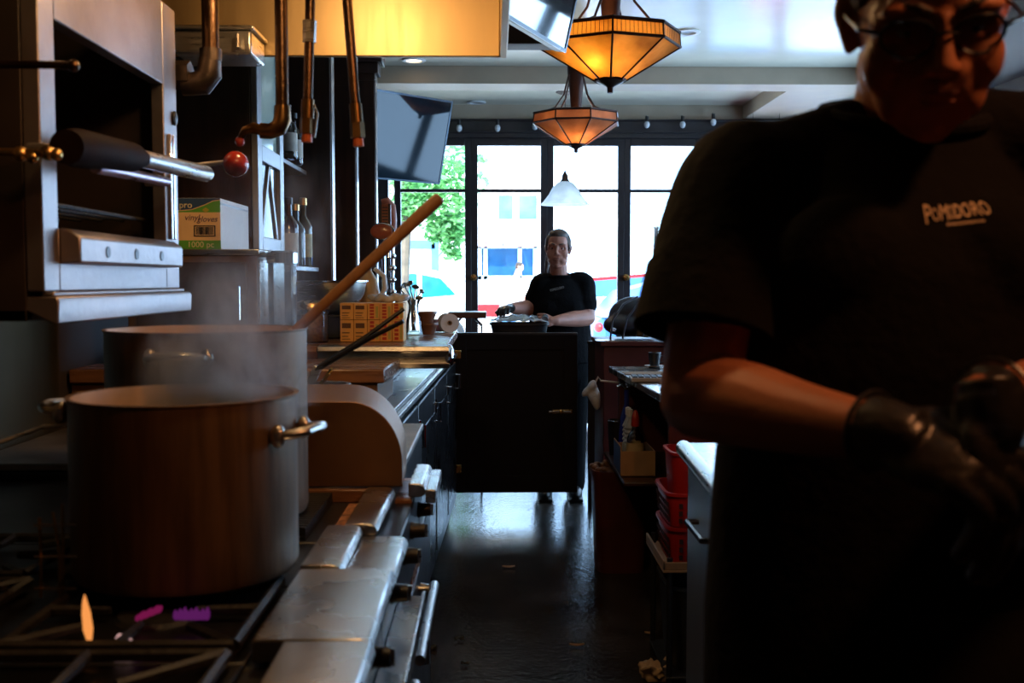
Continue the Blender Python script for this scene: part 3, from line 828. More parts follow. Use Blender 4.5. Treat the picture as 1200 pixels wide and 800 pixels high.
# ================================================================ BAR BEHIND THE COOKING LINE
# lower worktop and crosswise raised shelf
t = thing('bar_worktop', 'brown varnished worktop running behind the charbroiler', 'worktop', (-.8, 3.6, 1.05))
MB().prism([(XL + .01, 3.30, 1.06), (-.338, 3.30, 1.06), (-.325, 3.72, 1.06), (XL + .01, 3.72, 1.06)], (0, 0, .045)).build('top_board', BARWOOD, t, bevel=.006)
MB().prism([(XL + .01, 3.32, .981), (-.36, 3.32, .981), (-.35, 3.72, .981), (XL + .01, 3.72, .981)], (0, 0, .078)).build('apron', mat('ochre_wood', (.17, .085, .03), .5, 0, .3, 5, .05, 20, (1, 1, 8)), t, bevel=.004)
ZR = 1.150
t = thing('raised_shelf', 'raised shelf with a rounded double steel edge', 'shelf', (-.7, 4.3, 1.06))
MB().box(XL + .01, -.165, 3.80, 4.92, ZR - .035, ZR).build('shelf_board', BARWOOD, t, bevel=.004)
m = MB()
pr = [(3.80, ZR - .085), (3.775, ZR - .082), (3.768, ZR - .065), (3.78, ZR - .05), (3.765, ZR - .04), (3.757, ZR - .02), (3.765, ZR - .004), (3.80, ZR)]
m.prism([(-.62, y, z) for y, z in pr], (.465, 0, 0))
m.build('steel_edge', STEEL, t, bevel=.002)
m = MB().prism([(XL + .01, y, z) for y, z in pr], (-.62 - XL - .012, 0, 0))
m.build('wood_edge', BARWOOD, t, bevel=.002)
MB().ell((-.158, 3.80, ZR - .04), (.02, .04, .042), seg=16).build('end_cap', CHROME, t)
MB().box(XL + .01, -.40, 3.86, 4.9, .981, ZR - .036).build('shelf_support', DARKWOOD, t, bevel=.003)
# base refrigerators along the aisle
def base_unit(ya, yb, label, n_doors):
    f = lambda y: -.338 + (y - 3.3) * (.088 / 2.9)
    t = thing('bar_cabinet', label, 'cabinet', (-.8, (ya + yb) / 2, 0), 'bar cabinets along the aisle')
    MB().prism([(XL + .01, ya, .08), (f(ya), ya, .08), (f(yb), yb, .08), (XL + .01, yb, .08)], (0, 0, .86)).build('body', BLACKM, t, bevel=.004)
    MB().prism([(XL + .01, ya, .03), (f(ya) - .05, ya, .03), (f(yb) - .05, yb, .03), (XL + .01, yb, .03)], (0, 0, .05)).build('plinth', BLACK, t)
    MB().box(XL + .05, f(ya) - .1, ya + .05, yb - .05, 0, .03).build('foot', BLACK, t)
    L = (yb - ya) / n_doors
    ang = math.atan(.088 / 2.9)
    for k in range(n_doors):
        a, b = ya + k * L + .006, ya + (k + 1) * L - .006
        d = MB().prism([(f(a) + .001, a, .11), (f(a) + .035, a, .11), (f(b) + .035, b, .11), (f(b) + .001, b, .11)], (0, 0, .80)).build('door', BLACKM, t, bevel=.006)
        MB().prism([(f(a) + .0352, a + .05, .18), (f(a) + .040, a + .05, .18), (f(b) + .040, b - .05, .18), (f(b) + .0352, b - .05, .18)], (0, 0, .62)).build('door_panel', mat('satin_black_panel', (.014, .014, .016), .28, .3, .2, 5), d, bevel=.004)
        y = b - .05
        MB().tube([(f(y) + .036, y, .84), (f(y) + .062, y, .84), (f(y) + .062, y, .76), (f(y) + .036, y, .76)], .007, 10).build('handle', CHROME, d)
        for z in (.2, .82): MB().cyl((f(a) + .036, a + .012, z - .03), (f(a) + .036, a + .012, z + .03), .007, seg=10).build('hinge', CHROME, d)
    m = MB()
    for z, e in ((.942, .045), (.962, .030)):
        m.prism([(XL + .01, ya, z), (f(ya) + e, ya, z), (f(yb) + e, yb, z), (XL + .01, yb, z)], (0, 0, .018))
    m.build('top_strip', STEEL, t, bevel=.003)
    return t
base_unit(3.30, 4.0, 'black bar cabinet at the near end below the brown worktop', 1)
base_unit(4.0, 4.72, 'black bar cabinet second from the brown worktop', 1)
base_unit(4.72, 5.44, 'black bar cabinet third from the brown worktop', 1)
base_unit(5.44, 6.15, 'black bar cabinet at the far end next to the half door', 1)
MB_y = 4.96
t = thing('rear_worktop', 'dark worktop over the far bar cabinets behind the raised shelf', 'worktop', (-.8, 5.5, .98))
MB().box(XL + .01, -.27, 4.97, 6.15, .981, 1.02).build('top_board', DARKWOOD, t, bevel=.004)
MB().box(XL + .01, -.26, 6.10, 6.149, 1.021, 1.05).build('upstand', DARKWOOD, t, bevel=.003)

# ---- gloves carton on a steel warming cabinet
d = 3.32
a, b = at(150, 388, d), at(301, 292, d)
ca = thing('warming_cabinet', 'stainless warming cabinet behind the stockpot, under the gloves carton', 'cabinet', ((a.x + b.x) / 2, 3.52, 1.105))
MB().box(a.x, b.x, d, 3.75, 1.106, b.z - .018).build('body', mat('browned_steel', (.15, .085, .05), .45, .6, .3, 6), ca, bevel=.004)
MB().box(a.x - .004, b.x + .008, d - .008, 3.755, b.z - .018, b.z).build('top_plate', STEEL, ca, bevel=.003)
dr = MB().box(a.x + .03, b.x - .03, d - .012, d - .0005, 1.13, b.z - .04).build('door', mat('smoked_door', (.05, .028, .018), .3, .5, .3, 5), ca, bevel=.004)
MB().tube([(b.x - .05, d - .012, 1.26), (b.x - .05, d - .04, 1.26), (b.x - .05, d - .04, 1.36), (b.x - .05, d - .012, 1.36)], .006, 8).build('handle', CHROME, dr)
MB().box(b.x - .0005, b.x + .004, d + .02, 3.73, 1.12, b.z - .03).build('side_panel', STEEL, ca, bevel=.003)
ZT = b.z
p, q = at(175, 290, d + .02), at(258, 232, d + .02)
cb = thing('glove_carton', 'carton of vinyl gloves with green and blue front standing on the warming cabinet', 'box', ((p.x + q.x) / 2, d + .2, ZT))
zt_ = q.z; zb_ = ZT + .001
x0, x1, yA, yB = p.x, q.x, d + .02, d + .40
MB().box(x0, x1, yA, yB, zb_, zt_).build('carton', PAPER, cb, bevel=.002)
ff = yA - .0012
def panel(poly, m, name, dz=0): return MB().prism([(x0 + u * (x1 - x0), ff - dz, zb_ + v * (zt_ - zb_)) for u, v in poly], (0, .001, 0)).build(name, m, cb)
TAN = mat('tan_print', (.82, .54, .28), .7, 0, .1, 9); GREEN = mat('green_print', (.10, .36, .04), .7, 0, .1, 9); NAVY = mat('navy_print', (.02, .06, .16), .7, 0, .1, 9)
panel([(0, .17), (1, .17), (1, .72), (0, .72)], TAN, 'printed_band')
panel([(0, 0), (1, 0), (1, .17), (0, .17)], GREEN, 'green_strip')
wave = [(0, .76), (.35, .75), (.6, .78), (.78, .87), (.9, .95), (1, .97)]
panel([(0, .995)] + [(u, v) for u, v in wave] + [(1, .995)], NAVY, 'navy_strip')
panel([(0, .72), (1, .72)] + [(u, v - .012) for u, v in reversed(wave)], GREEN, 'green_wave')
panel([(u, v) for u, v in wave] + [(u, v - .015) for u, v in reversed(wave)], TAN, 'wave_line', .0012)
m = MB()
for u0, u1, v0, v1 in ((.63, .93, .45, .465), (.63, .93, .25, .265), (.63, .645, .25, .465), (.915, .93, .25, .465)):
    m.box(x0 + u0 * (x1 - x0), x0 + u1 * (x1 - x0), ff - .0022, ff - .0008, zb_ + v0 * (zt_ - zb_), zb_ + v1 * (zt_ - zb_))
m.build('barcode_frame', BLACK, cb)
m = MB(); rnd = random.Random(5); u = .66
while u < .895:
    wd = rnd.choice((.004, .008, .012)); m.box(x0 + u * (x1 - x0), x0 + (u + wd) * (x1 - x0), ff - .0022, ff - .0008, zb_ + .285 * (zt_ - zb_), zb_ + .435 * (zt_ - zb_)); u += wd + rnd.choice((.005, .009))
m.build('barcode', BLACK, cb)
MB().prism([(x0 + (.80 + du) * (x1 - x0), ff - .0022, zb_ + (.765 + dv) * (zt_ - zb_)) for du, dv in ((-.05, 0), (0, -.05), (.05, 0), (0, .05))], (0, .001, 0)).build('diamond_mark', mat('olive_print', (.4, .36, .05), .7), cb)
MB().box(x1 - .0004, x1 + .0008, yA + .0, yB, zt_ - .02, zt_ - .014).build('tape_line', mat('grey_tape', (.35, .37, .4), .5), cb)

def text(body, m, parent, size, loc, rot, name='lettering', sx=1.0, shear=0.0, depth=.0004):
    cu = bpy.data.curves.new(name, 'FONT'); cu.body = body; cu.size = size; cu.extrude = depth; cu.align_x = 'CENTER'; cu.align_y = 'CENTER'; cu.shear = shear
    cu.resolution_u = 3
    tmp = bpy.data.objects.new('tmp', cu); COL.objects.link(tmp)
    dg = bpy.context.evaluated_depsgraph_get()
    me = bpy.data.meshes.new_from_object(tmp.evaluated_get(dg))
    bpy.data.objects.remove(tmp)
    me.materials.clear(); me.materials.append(m)
    me.transform(Matrix.Translation(V(loc) - OFF[parent.name]) @ (rot if isinstance(rot, Matrix) else Euler(rot).to_matrix().to_4x4()) @ Matrix.Diagonal((sx, 1, 1, 1)))
    o = bpy.data.objects.new(name, me); COL.objects.link(o); o.parent = parent
    OFF[o.name] = OFF[parent.name].copy()
    return o
FR = (PI / 2, 0, 0)
INK = mat('purple_ink', (.06, .02, .09), .6); CREAM = mat('cream_print', (.75, .66, .42), .6)
W_, H_ = x1 - x0, zt_ - zb_
text('vinyl', INK, cb, .026, (x0 + .605 * W_, ff - .0012, zb_ + .615 * H_), FR, shear=.2)
text('gloves', INK, cb, .025, (x0 + .815 * W_, ff - .0012, zb_ + .585 * H_), FR, shear=.3)
text('1000 pc', CREAM, cb, .026, (x0 + .72 * W_, ff - .0012, zb_ + .085 * H_), FR)
text('pro', CREAM, cb, .028, (x0 + .52 * W_, ff - .0012, zb_ + .86 * H_), FR)

# clear canister with pale lid
d = 3.42
a, b = at(315, 383, d), at(347, 294, d)
cx, r = (a.x + b.x) / 2, (b.x - a.x) / 2
zl = at(320, 308, d).z
t = thing('clear_canister', 'clear canister with steel lid and amber filling beside the warming cabinet', 'canister', (cx, d, 1.106))
MB().lathe([(0, 0), (r * .8, 0), (r, .02), (r, zl - 1.106), (r - .003, zl - 1.106), (r - .003, .022), (r * .78, .004), (0, .004)], (cx, d, 1.106), 28).build('jar', CLEARG, t)
MB().lathe([(0, .006), (r * .76, .006), (r - .005, .024), (r - .005, .075), (0, .078)], (cx, d, 1.106), 28).build('filling', mat('amber_meal', (.55, .33, .12), .7, 0, .2, 60, .3, 80), t)
MB().lathe([(0, zl - 1.107), (r + .004, zl - 1.107), (r + .004, b.z - 1.106 - .006), (r - .002, b.z - 1.106), (0, b.z - 1.106)], (cx, d, 1.106), 28).build('lid', CHROME, t)

# ---- tall wooden dresser with glazed side door
xd = at(300, 200, 3.78).x
t = thing('glazed_cupboard', 'dark wooden cupboard with glazed door in its side above the gloves carton', 'cupboard', (xd - .22, 4.0, ZT + .0))
zb_c = 1.485
MB().box(XL + .01, xd - .012, 3.76, 4.22, zb_c, 2.75).build('case', DARKWOOD, t, bevel=.004)
m = MB()
PALE = mat('window_lit_grey', (.30, .30, .32), .35, .2, .3, 6, .05, 30)  # window light on the door frame put into a pale grey
for (ya, yb, z0, z1) in ((3.76, 3.83, zb_c, 2.75), (4.15, 4.22, zb_c, 2.75), (3.83, 4.15, zb_c, zb_c + .05), (3.83, 4.15, 1.80, 1.86), (3.83, 4.15, 2.62, 2.75)):
    m.box(xd - .011, xd + .012, ya, yb, z0, z1)
dr = m.build('door', PALE, t, bevel=.004)
MB().box(xd - .006, xd - .002, 3.83, 4.15, 1.86, 2.62).build('pane', mat('greenish_pane', (.45, .55, .48), .08, 0, .1, 2), dr)
MB().box(xd - .006, xd - .002, 3.83, 4.15, zb_c + .05, 1.80).build('dark_pane', mat('dark_pane_glass', (.03, .03, .035), .06), dr)
m = MB()
m.prism([(xd - .001, 3.84, zb_c + .05), (xd - .001, 3.87, zb_c + .05), (xd - .001, 4.0, 1.80), (xd - .001, 3.98, 1.80)], (.006, 0, 0)).prism([(xd - .001, 4.14, zb_c + .05), (xd - .001, 4.11, zb_c + .05), (xd - .001, 3.98, 1.80), (xd - .001, 4.0, 1.80)], (.006, 0, 0))
m.build('lattice', PALE, dr)
# shelf with bottles
xs = -.86
zs = at(348, 312, 4.5).z
XS = XL + .053
t = thing('bottle_shelf', 'narrow wall shelf carrying three liquor bottles', 'shelf', (xs - .1, 4.6, zs - .02))
MB().box(XS, -.79, 4.235, 4.86, zs - .02, zs).build('shelf_board', PALE, t, bevel=.003)
MB().box(XS, -.99, 4.235, 4.25, zs - .1, zs - .021).build('bracket', DARKWOOD, t)
MB().box(XS, -.99, 4.84, 4.855, zs - .1, zs - .021).build('bracket', DARKWOOD, t)
LABW = mat('cream_label', (.62, .58, .5), .7, 0, .15, 30)
def bottle(label, c, r, h, glass, lab, cap, group='liquor bottles on shelves', fill=None):
    t = thing('liquor_bottle', label, 'bottle', c, group)
    MB().lathe([(0, 0), (r * .9, 0), (r, .008), (r, h * .58), (r * .85, h * .65), (r * .36, h * .74), (r * .32, h * .95), (r * .4, h * .95), (r * .4, h * .97), (0, h * .97)], c, 24).build('bottle_glass', glass, t)
    MB().lathe([(r + .0006, h * .14), (r + .0006, h * .48)], c, 24).build('label', lab, t)
    MB().lathe([(r * .44, h * .9), (r * .44, h), (r * .3, h * 1.01), (0, h * 1.01)], c, 16).build('cap', cap, t)
    return t
WINE = mat('wine_glass_dark', (.05, .012, .012), .08, 0, .2, 4, coat=.5)
TEALB = mat('teal_bottle_glass', (.02, .035, .05), .08, 0, .2, 4, coat=.5)
for (px, d, hgt, g, lb, cp, lab) in ((339, 4.36, .275, WINE, LABW, BLACK, 'dark liquor bottle with cream label, closest to the glazed cupboard'), (347, 4.53, .26, TEALB, TEALB, BRASS, 'slim blue-black liquor bottle with gold cap in the middle of three'), (356, 4.72, .30, mat('olive_glass', (.05, .045, .015), .08, 0, .2, 4, coat=.5), mat('gold_label', (.45, .36, .16), .6, 0, .3, 40), BRASS, 'olive liquor bottle with gold label beside the wood pillar')):
    q = at(px, 312, d)
    bottle(lab, (q.x, d, zs), .038, hgt, g, lb, cp)
q = at(348, 312, 4.53)
zs2 = at(340, 190, 4.5).z
t = thing('upper_shelf', 'upper wall shelf with two labelled bottles behind the elbow pipe', 'shelf', (xs - .1, 4.6, zs2 - .02))
MB().box(XS, -.84, 4.235, 4.86, zs2 - .02, zs2).build('shelf_board', DARKWOOD, t, bevel=.003)
MB().box(XS, -1.0, 4.235, 4.25, zs2 - .1, zs2 - .021).build('bracket', DARKWOOD, t)
for (px, d, lab) in ((337, 4.40, 'squat clear bottle with pale label on the upper shelf, nearer one'), (344, 4.62, 'squat clear bottle with pale label on the upper shelf, farther one')):
    q = at(px, 190, d)
    bottle(lab, (q.x, d, zs2), .04, .22, CLEARG, LABW, BLACK)
# back wall of the bar: three pilasters and panelling
t = thing('back_bar', 'tall dark wooden back bar with three upright pilasters', 'bar', (-1.0, 5.6, 0))
MB().box(XL + .01, XL + .05, 4.25, 6.55, 1.16, 2.99).build('back_panel', DARKWOOD, t)
for (px, y, zt2) in ((388, 4.93, 2.99), (417, 5.70, 2.99), (440, 6.42, 2.99)):
    x = at(px, 250, y).x
    pl = MB().box(XL + .051, x, y, y + .10, 1.025, zt2).build('pilaster', DARKWOOD, t, bevel=.004)
    MB().box(x, x + .006, y + .01, y + .09, 1.05, zt2).build('lit_edge', mat('waxed_edge', (.32, .27, .24), .22, 0, .1, 5), pl, bevel=.002)  # pale strip stands in for window light along the pilaster edge
    MB().box(XL + .06, x + .0, y - .004, y, 1.2, 2.4).build('field', DARKWOOD, pl, bevel=.002)
xx = at(446, 100, 6.42).x
cr = MB()
for k, (e, z0, z1) in enumerate(((.0, 2.56, 2.60), (.02, 2.60, 2.66), (.045, 2.66, 2.74), (.03, 2.74, 2.99))):
    cr.box(XL + .052, xx + e - .03, 6.40 - e, 6.54, z0, z1)
cr.build('crown_moulding', DARKWOOD, t, bevel=.006)

# ---- things on the raised shelf
# steel mixing bowl on a dark crate
d = 4.25
c = at(386, 329, d); r = at(430, 329, d).x - c.x
zb2 = at(386, 368, d).z
t = thing('storage_crate', 'dark crate under the steel mixing bowl', 'crate', (c.x, d + .02, ZR))
m = MB().box(c.x - .13, c.x + .12, d - .08, d + .14, ZR + .001, zb2)
m.build('crate_body', BLACK, t, bevel=.006)
MB().box(c.x - .135, c.x + .125, d - .085, d + .145, zb2 - .012, zb2 + .0).build('crate_rim', BLACK, t, bevel=.004)
hb = c.z - zb2
t = thing('mixing_bowl', 'wide steel mixing bowl below the wood pillars', 'bowl', (c.x, d, zb2))
MB().lathe([(0, .001), (r * .45, .001), (r * .72, hb * .25), (r * .92, hb * .6), (r * .98, hb * .95), (r * 1.03, hb), (r * .97, hb), (r * .9, hb * .62), (r * .7, hb * .28), (0, .006)], (c.x, d, zb2), 40).build('bowl_shell', STEEL, t)
MB().lathe([(r * .99, hb * .94), (r * 1.035, hb * .97), (r * 1.035, hb * 1.01), (r * .97, hb * 1.01)], (c.x, d, zb2), 40).build('rolled_rim', CHROME, t)
# lidded jar with amber contents
d = 3.95
c = at(366, 400, d); r = .060
zj = at(366, 352, d).z
t = thing('lidded_jar', 'glass jar of golden meal with a gold lid in front of the mixing bowl', 'jar', (c.x, d, ZR))
hj = zj - ZR
MB().lathe([(0, 0), (r * .95, 0), (r, .006), (r, hj * .72), (r * .94, hj * .78), (r * .94, hj * .8), (0, hj * .8)], (c.x, d, ZR + .001), 28).build('jar_glass', CLEARG, t)
MB().lathe([(0, .004), (r * .96, .004), (r * .96, hj * .66), (0, hj * .67)], (c.x, d, ZR + .001), 28).build('meal', mat('golden_meal', (.42, .24, .08), .8, 0, .3, 90, .3, 90), t)
MB().lathe([(0, hj * .79), (r * 1.08, hj * .79), (r * 1.08, hj * .84), (r * .95, hj * .95), (r * .6, hj), (0, hj)], (c.x, d, ZR + .001), 28).build('lid', BRASS, t)
# orange boxes: five columns, two rows
ORANGE = mat('orange_carton', (.82, .43, .12), .6, 0, .12, 12)
REDINK = mat('red_ink', (.5, .04, .02), .6); BRINK = mat('brown_ink', (.12, .05, .02), .6)
d = 3.98
xs_ = [at(px, 390, d).x for px in (398.5, 414.5, 430.5, 445, 459.5, 473)]
zm, zt3 = at(420, 374.5, d).z, at(420, 355, d).z
ords = ('first', 'second', 'third', 'fourth', 'fifth')
for row, (z0, z1) in enumerate(((ZR + .001, zm - .0006), (zm + .0006, zt3))):
    for k in range(5):
        xa, xb = xs_[k] + .0006, xs_[k + 1] - .0006
        t = thing('orange_carton', 'small orange carton in the %s row, %s from the golden jar' % (('lower', 'upper')[row], ords[k]), 'box', ((xa + xb) / 2, d + .06, z0), 'orange cartons stacked two high on the raised shelf')
        MB().box(xa, xb, d, d + .13, z0, z1).build('carton', ORANGE, t, bevel=.0015)
        m = MB(); H = z1 - z0; Wd = xb - xa
        if k < 2:
            for v0, v1, u1 in ((.62, .85, .8), (.38, .43, .7), (.22, .26, .6), (.1, .13, .75)): m.box(xa + .14 * Wd, xa + u1 * Wd, d - .0008, d, z0 + v0 * H, z0 + v1 * H)
            m.build('printed_text', BRINK, t)
        else:
            for v in (.08, .27, .46, .65, .82):
                m.box(xa + .2 * Wd, xa + .55 * Wd, d - .0008, d, z0 + v * H, z0 + (v + .12) * H)
            m.build('printed_text', REDINK, t)
            MB().box(xa + .68 * Wd, xa + .9 * Wd, d - .0008, d, z0 + .1 * H, z0 + .8 * H).build('printed_panel', mat('green_tint_print', (.45, .38, .10), .6), t)
# plastic bag on top of boxes
c = at(455, 349, d + .07)
PLAST = mat('clear_film', (.55, .57, .6), .18, 0, .5, 14, .8, 18)
m = MB(); rnd = random.Random(11)
for k in range(10):
    m.ell((c.x - .055 + k * .013, d + .05 + rnd.uniform(-.01, .04), zt3 + .016 + rnd.uniform(-.002, .005)), (.02, .026, .014), (rnd.uniform(-.4, .4), rnd.uniform(-.4, .4), rnd.uniform(0, 3)), 8)
tag(m.build('plastic_bag', PLAST, None, remesh=.004, smooth=2), 'crumpled clear plastic bag lying on the orange cartons', 'bag')
# amber jug with white handle
d = 4.42
c = at(431, 352, d)
t = thing('oil_jug', 'pale jug of amber oil with white handle behind the orange cartons', 'jug', (c.x, d, ZR))
zj = at(432, 312, d).z; hj = zj - ZR; r = .05
MB().lathe([(0, 0), (r, 0), (r, hj * .45), (r, hj * .62), (r * .8, hj * .8), (r * .35, hj * .93), (r * .35, hj), (0, hj)], (c.x, d, ZR + .001), 24).build('jug_body', mat('amber_plastic', (.5, .30, .10), .35, 0, .2, 4, col2=(.62, .45, .25)), t)
MB().tube([(c.x + .03, d - .01, zj - .01), (c.x + .07, d - .02, zj - .04), (c.x + .075, d - .02, zj - .09), (c.x + .05, d - .01, zj - .13)], [.009, .011, .011, .009], 10).build('handle', WHITEP, t)
MB().lathe([(r * .42, hj - .005), (r * .42, hj + .02), (0, hj + .02)], (c.x, d, ZR + .001), 16).build('cap', WHITEP, t)
# beer tap with oval badge
d = 4.62
c = at(449, 392, d)
t = thing('beer_tap', 'chrome beer tap column with oval orange badge and dark handle', 'tap', (c.x, d, ZR))
MB().lathe([(0, 0), (.04, 0), (.04, .01), (.016, .025), (.014, at(449, 300, d).z - ZR), (.022, at(449, 298, d).z - ZR), (.022, at(449, 288, d).z - ZR), (0, at(449, 287, d).z - ZR)], (c.x, d, ZR + .001), 20).build('column', CHROME, t)
c2 = at(447, 271, d - .03)
MB().ell(c2, (.048, .012, .033), seg=20).build('oval_badge', mat('orange_badge', (.42, .09, .02), .3, 0, .2, 9, coat=.5), t)
MB().ell(c2 + V((.004, .004, 0)), (.053, .010, .037), seg=20).build('badge_rim', CHROME, t)
a, b = at(445, 263, d), at(458, 239, d)
hd = MB().box(a.x, b.x, d - .012, d + .012, a.z - .03, b.z).build('tap_handle', mat('burnt_orange_handle', (.30, .09, .03), .4, 0, .2, 8), t, bevel=.004)
m = MB()
for k in range(6): m.box(a.x + .012, b.x - .012, d - .0135, d - .0118, a.z + .005 + k * .013, a.z + .009 + k * .013)
m.box(a.x, a.x + .01, d - .0135, d - .0118, a.z - .03, b.z).box(b.x - .01, b.x, d - .0135, d - .0118, a.z - .03, b.z)
m.build('handle_bars', BLACK, hd)
MB().tube([(c.x + .01, d, at(449, 292, d).z), (c.x + .03, d - .05, at(449, 292, d).z), (c.x + .032, d - .055, at(449, 302, d).z)], [.011, .010, .008], 10).build('spout', CHROME, t)
d = 4.75
c = at(459, 392, d)
t = thing('beer_tap', 'beer tap with rosy curved handle behind the oval badged tap', 'tap', (c.x, d, ZR))
MB().lathe([(0, 0), (.035, 0), (.035, .01), (.014, .025), (.013, at(449, 275, d).z - ZR), (0, at(449, 274, d).z - ZR)], (c.x, d, ZR + .001), 18).build('column', CHROME, t)
MB().tube([at(461, 275, d), at(460, 258, d), at(458, 242, d), at(453, 235, d), at(447, 236, d)], [.012, .020, .022, .018, .010], 14).build('tap_handle', mat('rosy_handle', (.55, .26, .2), .35, 0, .15, 8), t)
for k in range(4):
    z = at(460, 300 + k * 14, d).z
    MB().ell((c.x, d, z), (.022, .022, .016), seg=14).build('collar', CHROME, t)
# glass carafe full of bar tools
d = 4.45
c = at(485, 393, d)
t = thing('glass_carafe', 'clear glass carafe holding bar tools by the orange cartons', 'carafe', (c.x, d, ZR))
zc = at(485, 352, d).z - ZR
MB().lathe([(0, 0), (.04, 0), (.040, .006), (.034, .05), (.022, zc * .7), (.020, zc * .85), (.028, zc), (.026, zc), (.018, zc * .85), (.020, zc * .7), (.031, .05), (.036, .01), (0, .008)], (c.x, d, ZR + .001), 28).build('carafe_glass', CLEARG, t)
MB().lathe([(0, 0), (.046, 0), (.046, .005), (.04, .0055), (.0, .0055)], (c.x, d, ZR - .0045 + .0005), 24).build('foot_ring', WHITEP, t)
rnd = random.Random(4)
ends = [(468, 338), (474, 334), (480, 332), (487, 336), (494, 341), (491, 349), (470, 347)]
kinds = ('slotted strainer', 'long spiral spoon', 'straight muddler', 'small jigger', 'narrow tongs', 'short pourer', 'flat opener')
for (px, py), kd in zip(ends, kinds):
    e = at(px, py, d + rnd.uniform(-.03, .03))
    t = thing('bar_tool', 'chrome bar tool, %s, standing in the glass carafe' % kd, 'bar tool', (c.x, d, ZR + .02), 'bar tools in the carafe')
    b0 = V((c.x + rnd.uniform(-.008, .008), d + rnd.uniform(-.008, .008), ZR + .02))
    MB().tube([b0, V((c.x + (e.x - c.x) * .2, d, ZR + zc)), e], [.003, .0035, .003], 8).build('shaft', CHROME, t)
    MB().ell(e, (.012 + rnd.uniform(0, .006), .006, .012), (rnd.uniform(-1, 1), rnd.uniform(-1, 1), 0), 10).build('head', CHROME if rnd.random() < .6 else BLACK, t)
# brown bowls
d = 4.5
TERRA = mat('brown_glazed_clay', (.22, .10, .06), .35, 0, .2, 10)
def small_bowl(label, c, r, h, filling):
    t = thing('clay_bowl', label, 'bowl', c, 'brown clay bowls in a stack')
    MB().lathe([(0, 0), (r * .62, 0), (r * .66, .004), (r * .92, h * .75), (r, h * .8), (r, h), (r * .92, h), (r * .6, .008), (0, .007)], c, 28).build('bowl_shell', TERRA, t)
    MB().lathe([(r * .99, h * .84), (r * 1.04, h * .86), (r * 1.04, h * .98), (r * .99, h)], c, 28).build('rim', TERRA, t)
    if filling: MB().lathe([(0, h * .86), (r * .9, h * .86)], c, 20).build('filling', BLACK, t)
c = at(502, 393, d)
zz = at(502, 378, d).z
small_bowl('brown clay bowl at the bottom of two beside the glass carafe', (c.x, d, ZR + .001), .040, zz - ZR - .001, False)
small_bowl('brown clay bowl on top of two, with dark filling', (at(500, 370, d).x, d, zz + .0005), .043, at(500, 365, d).z - zz, True)
# white paper roll
d = 4.7
c = at(529, 385, d); rr = .042
t = thing('paper_roll', 'white roll of receipt paper next to the half door', 'paper roll', (-.20, d, ZR))
m = MB().lathe([(.011, -.03), (rr, -.03), (rr, .03), (.011, .03), (.011, -.03)], (-.20, d, ZR + rr), 28, axis=(.35, -1, 0)).build('roll', PAPER, t)
MB().lathe([(.0108, -.032), (.0108, .032), (.007, .032), (.007, -.032), (.0108, -.032)], (-.20, d, ZR + rr), 16, axis=(.35, -1, 0)).build('core', CARD, t)
MB().obox((-.245, d + .02, ZR + .03), (.035, .05, .055), (0, 0, .3)).build('holder', mat('lilac_plastic', (.30, .22, .42), .4), t, bevel=.006)

# ---- half door and its post
d = 6.23
a, b = at(531, 577, d), at(677, 392, d)
t = thing('half_door', 'black wooden half door closing the aisle', 'half door', ((a.x + b.x) / 2, d, a.z))
HD = mat('black_door_paint', (.004, .0035, .005), .55, 0, .2, 6, spec=.2)
MB().box(a.x, b.x, d, d + .035, a.z, b.z).build('leaf', HD, t, bevel=.004)
MB().box(a.x - .0, b.x + .0, d - .004, d + .04, b.z, b.z + .012).build('cap_strip', mat('dark_cap', (.03, .028, .03), .3), t, bevel=.003)
m = MB()
for xa, xb, za, zb_ in ((a.x, a.x + .08, a.z, b.z), (b.x - .08, b.x, a.z, b.z), (a.x + .08, b.x - .08, a.z, a.z + .1), (a.x + .08, b.x - .08, b.z - .09, b.z)): m.box(xa, xb, d - .006, d - .0005, za, zb_)
m.build('rails', HD, t, bevel=.002)
for py in (415, 549):
    q = at(535, py, d)
    h = MB().box(a.x - .02, a.x + .05, d - .012, d - .006, q.z - .025, q.z + .025).build('hinge', BRASS, t, bevel=.003)
    MB().cyl((a.x - .006, d - .014, q.z - .03), (a.x - .006, d - .014, q.z + .03), .009, seg=12).build('pin', BRASS, h)
q = at(657, 482, d)
lt = MB().box(q.x - .05, q.x + .07, d - .012, d - .006, q.z - .012, q.z + .012).build('latch', BRASS, t, bevel=.003)
MB().tube([(q.x - .07, d - .016, q.z), (q.x + .06, d - .016, q.z)], .006, 10).build('bolt', DULL, lt)
MB().ell((q.x, d - .022, q.z), (.012, .012, .016), seg=12).build('thumb_knob', BRASS, lt)
t = thing('door_post', 'narrow dark post carrying the half door hinges', 'post', (a.x - .045, d + .02, 0))
MB().box(a.x - .06, a.x - .028, d - .01, d + .05, 0, 1.10).build('shaft', FRAMEP, t, bevel=.003)
MB().box(a.x - .066, a.x - .024, d - .016, d + .056, 1.10, 1.115).build('cap', FRAMEP, t, bevel=.003)
t = thing('glare_panel', 'added low dark panel on feet narrowing the floor reflection between the half door and the maroon stand', 'partition', (.65, 6.33, 0))  # added panel, narrows the window reflection on the floor
MB().box(.565, .74, 6.31, 6.345, .25, 1.0).build('panel', FRAMEP, t, bevel=.004)
MB().box(.56, .745, 6.30, 6.355, 1.0, 1.018).build('cap', FRAMEP, t, bevel=.003)
for x in (.58, .725): MB().cyl((x, 6.328, 0), (x, 6.328, .25), .014, seg=10).build('foot', FRAMEP, t)
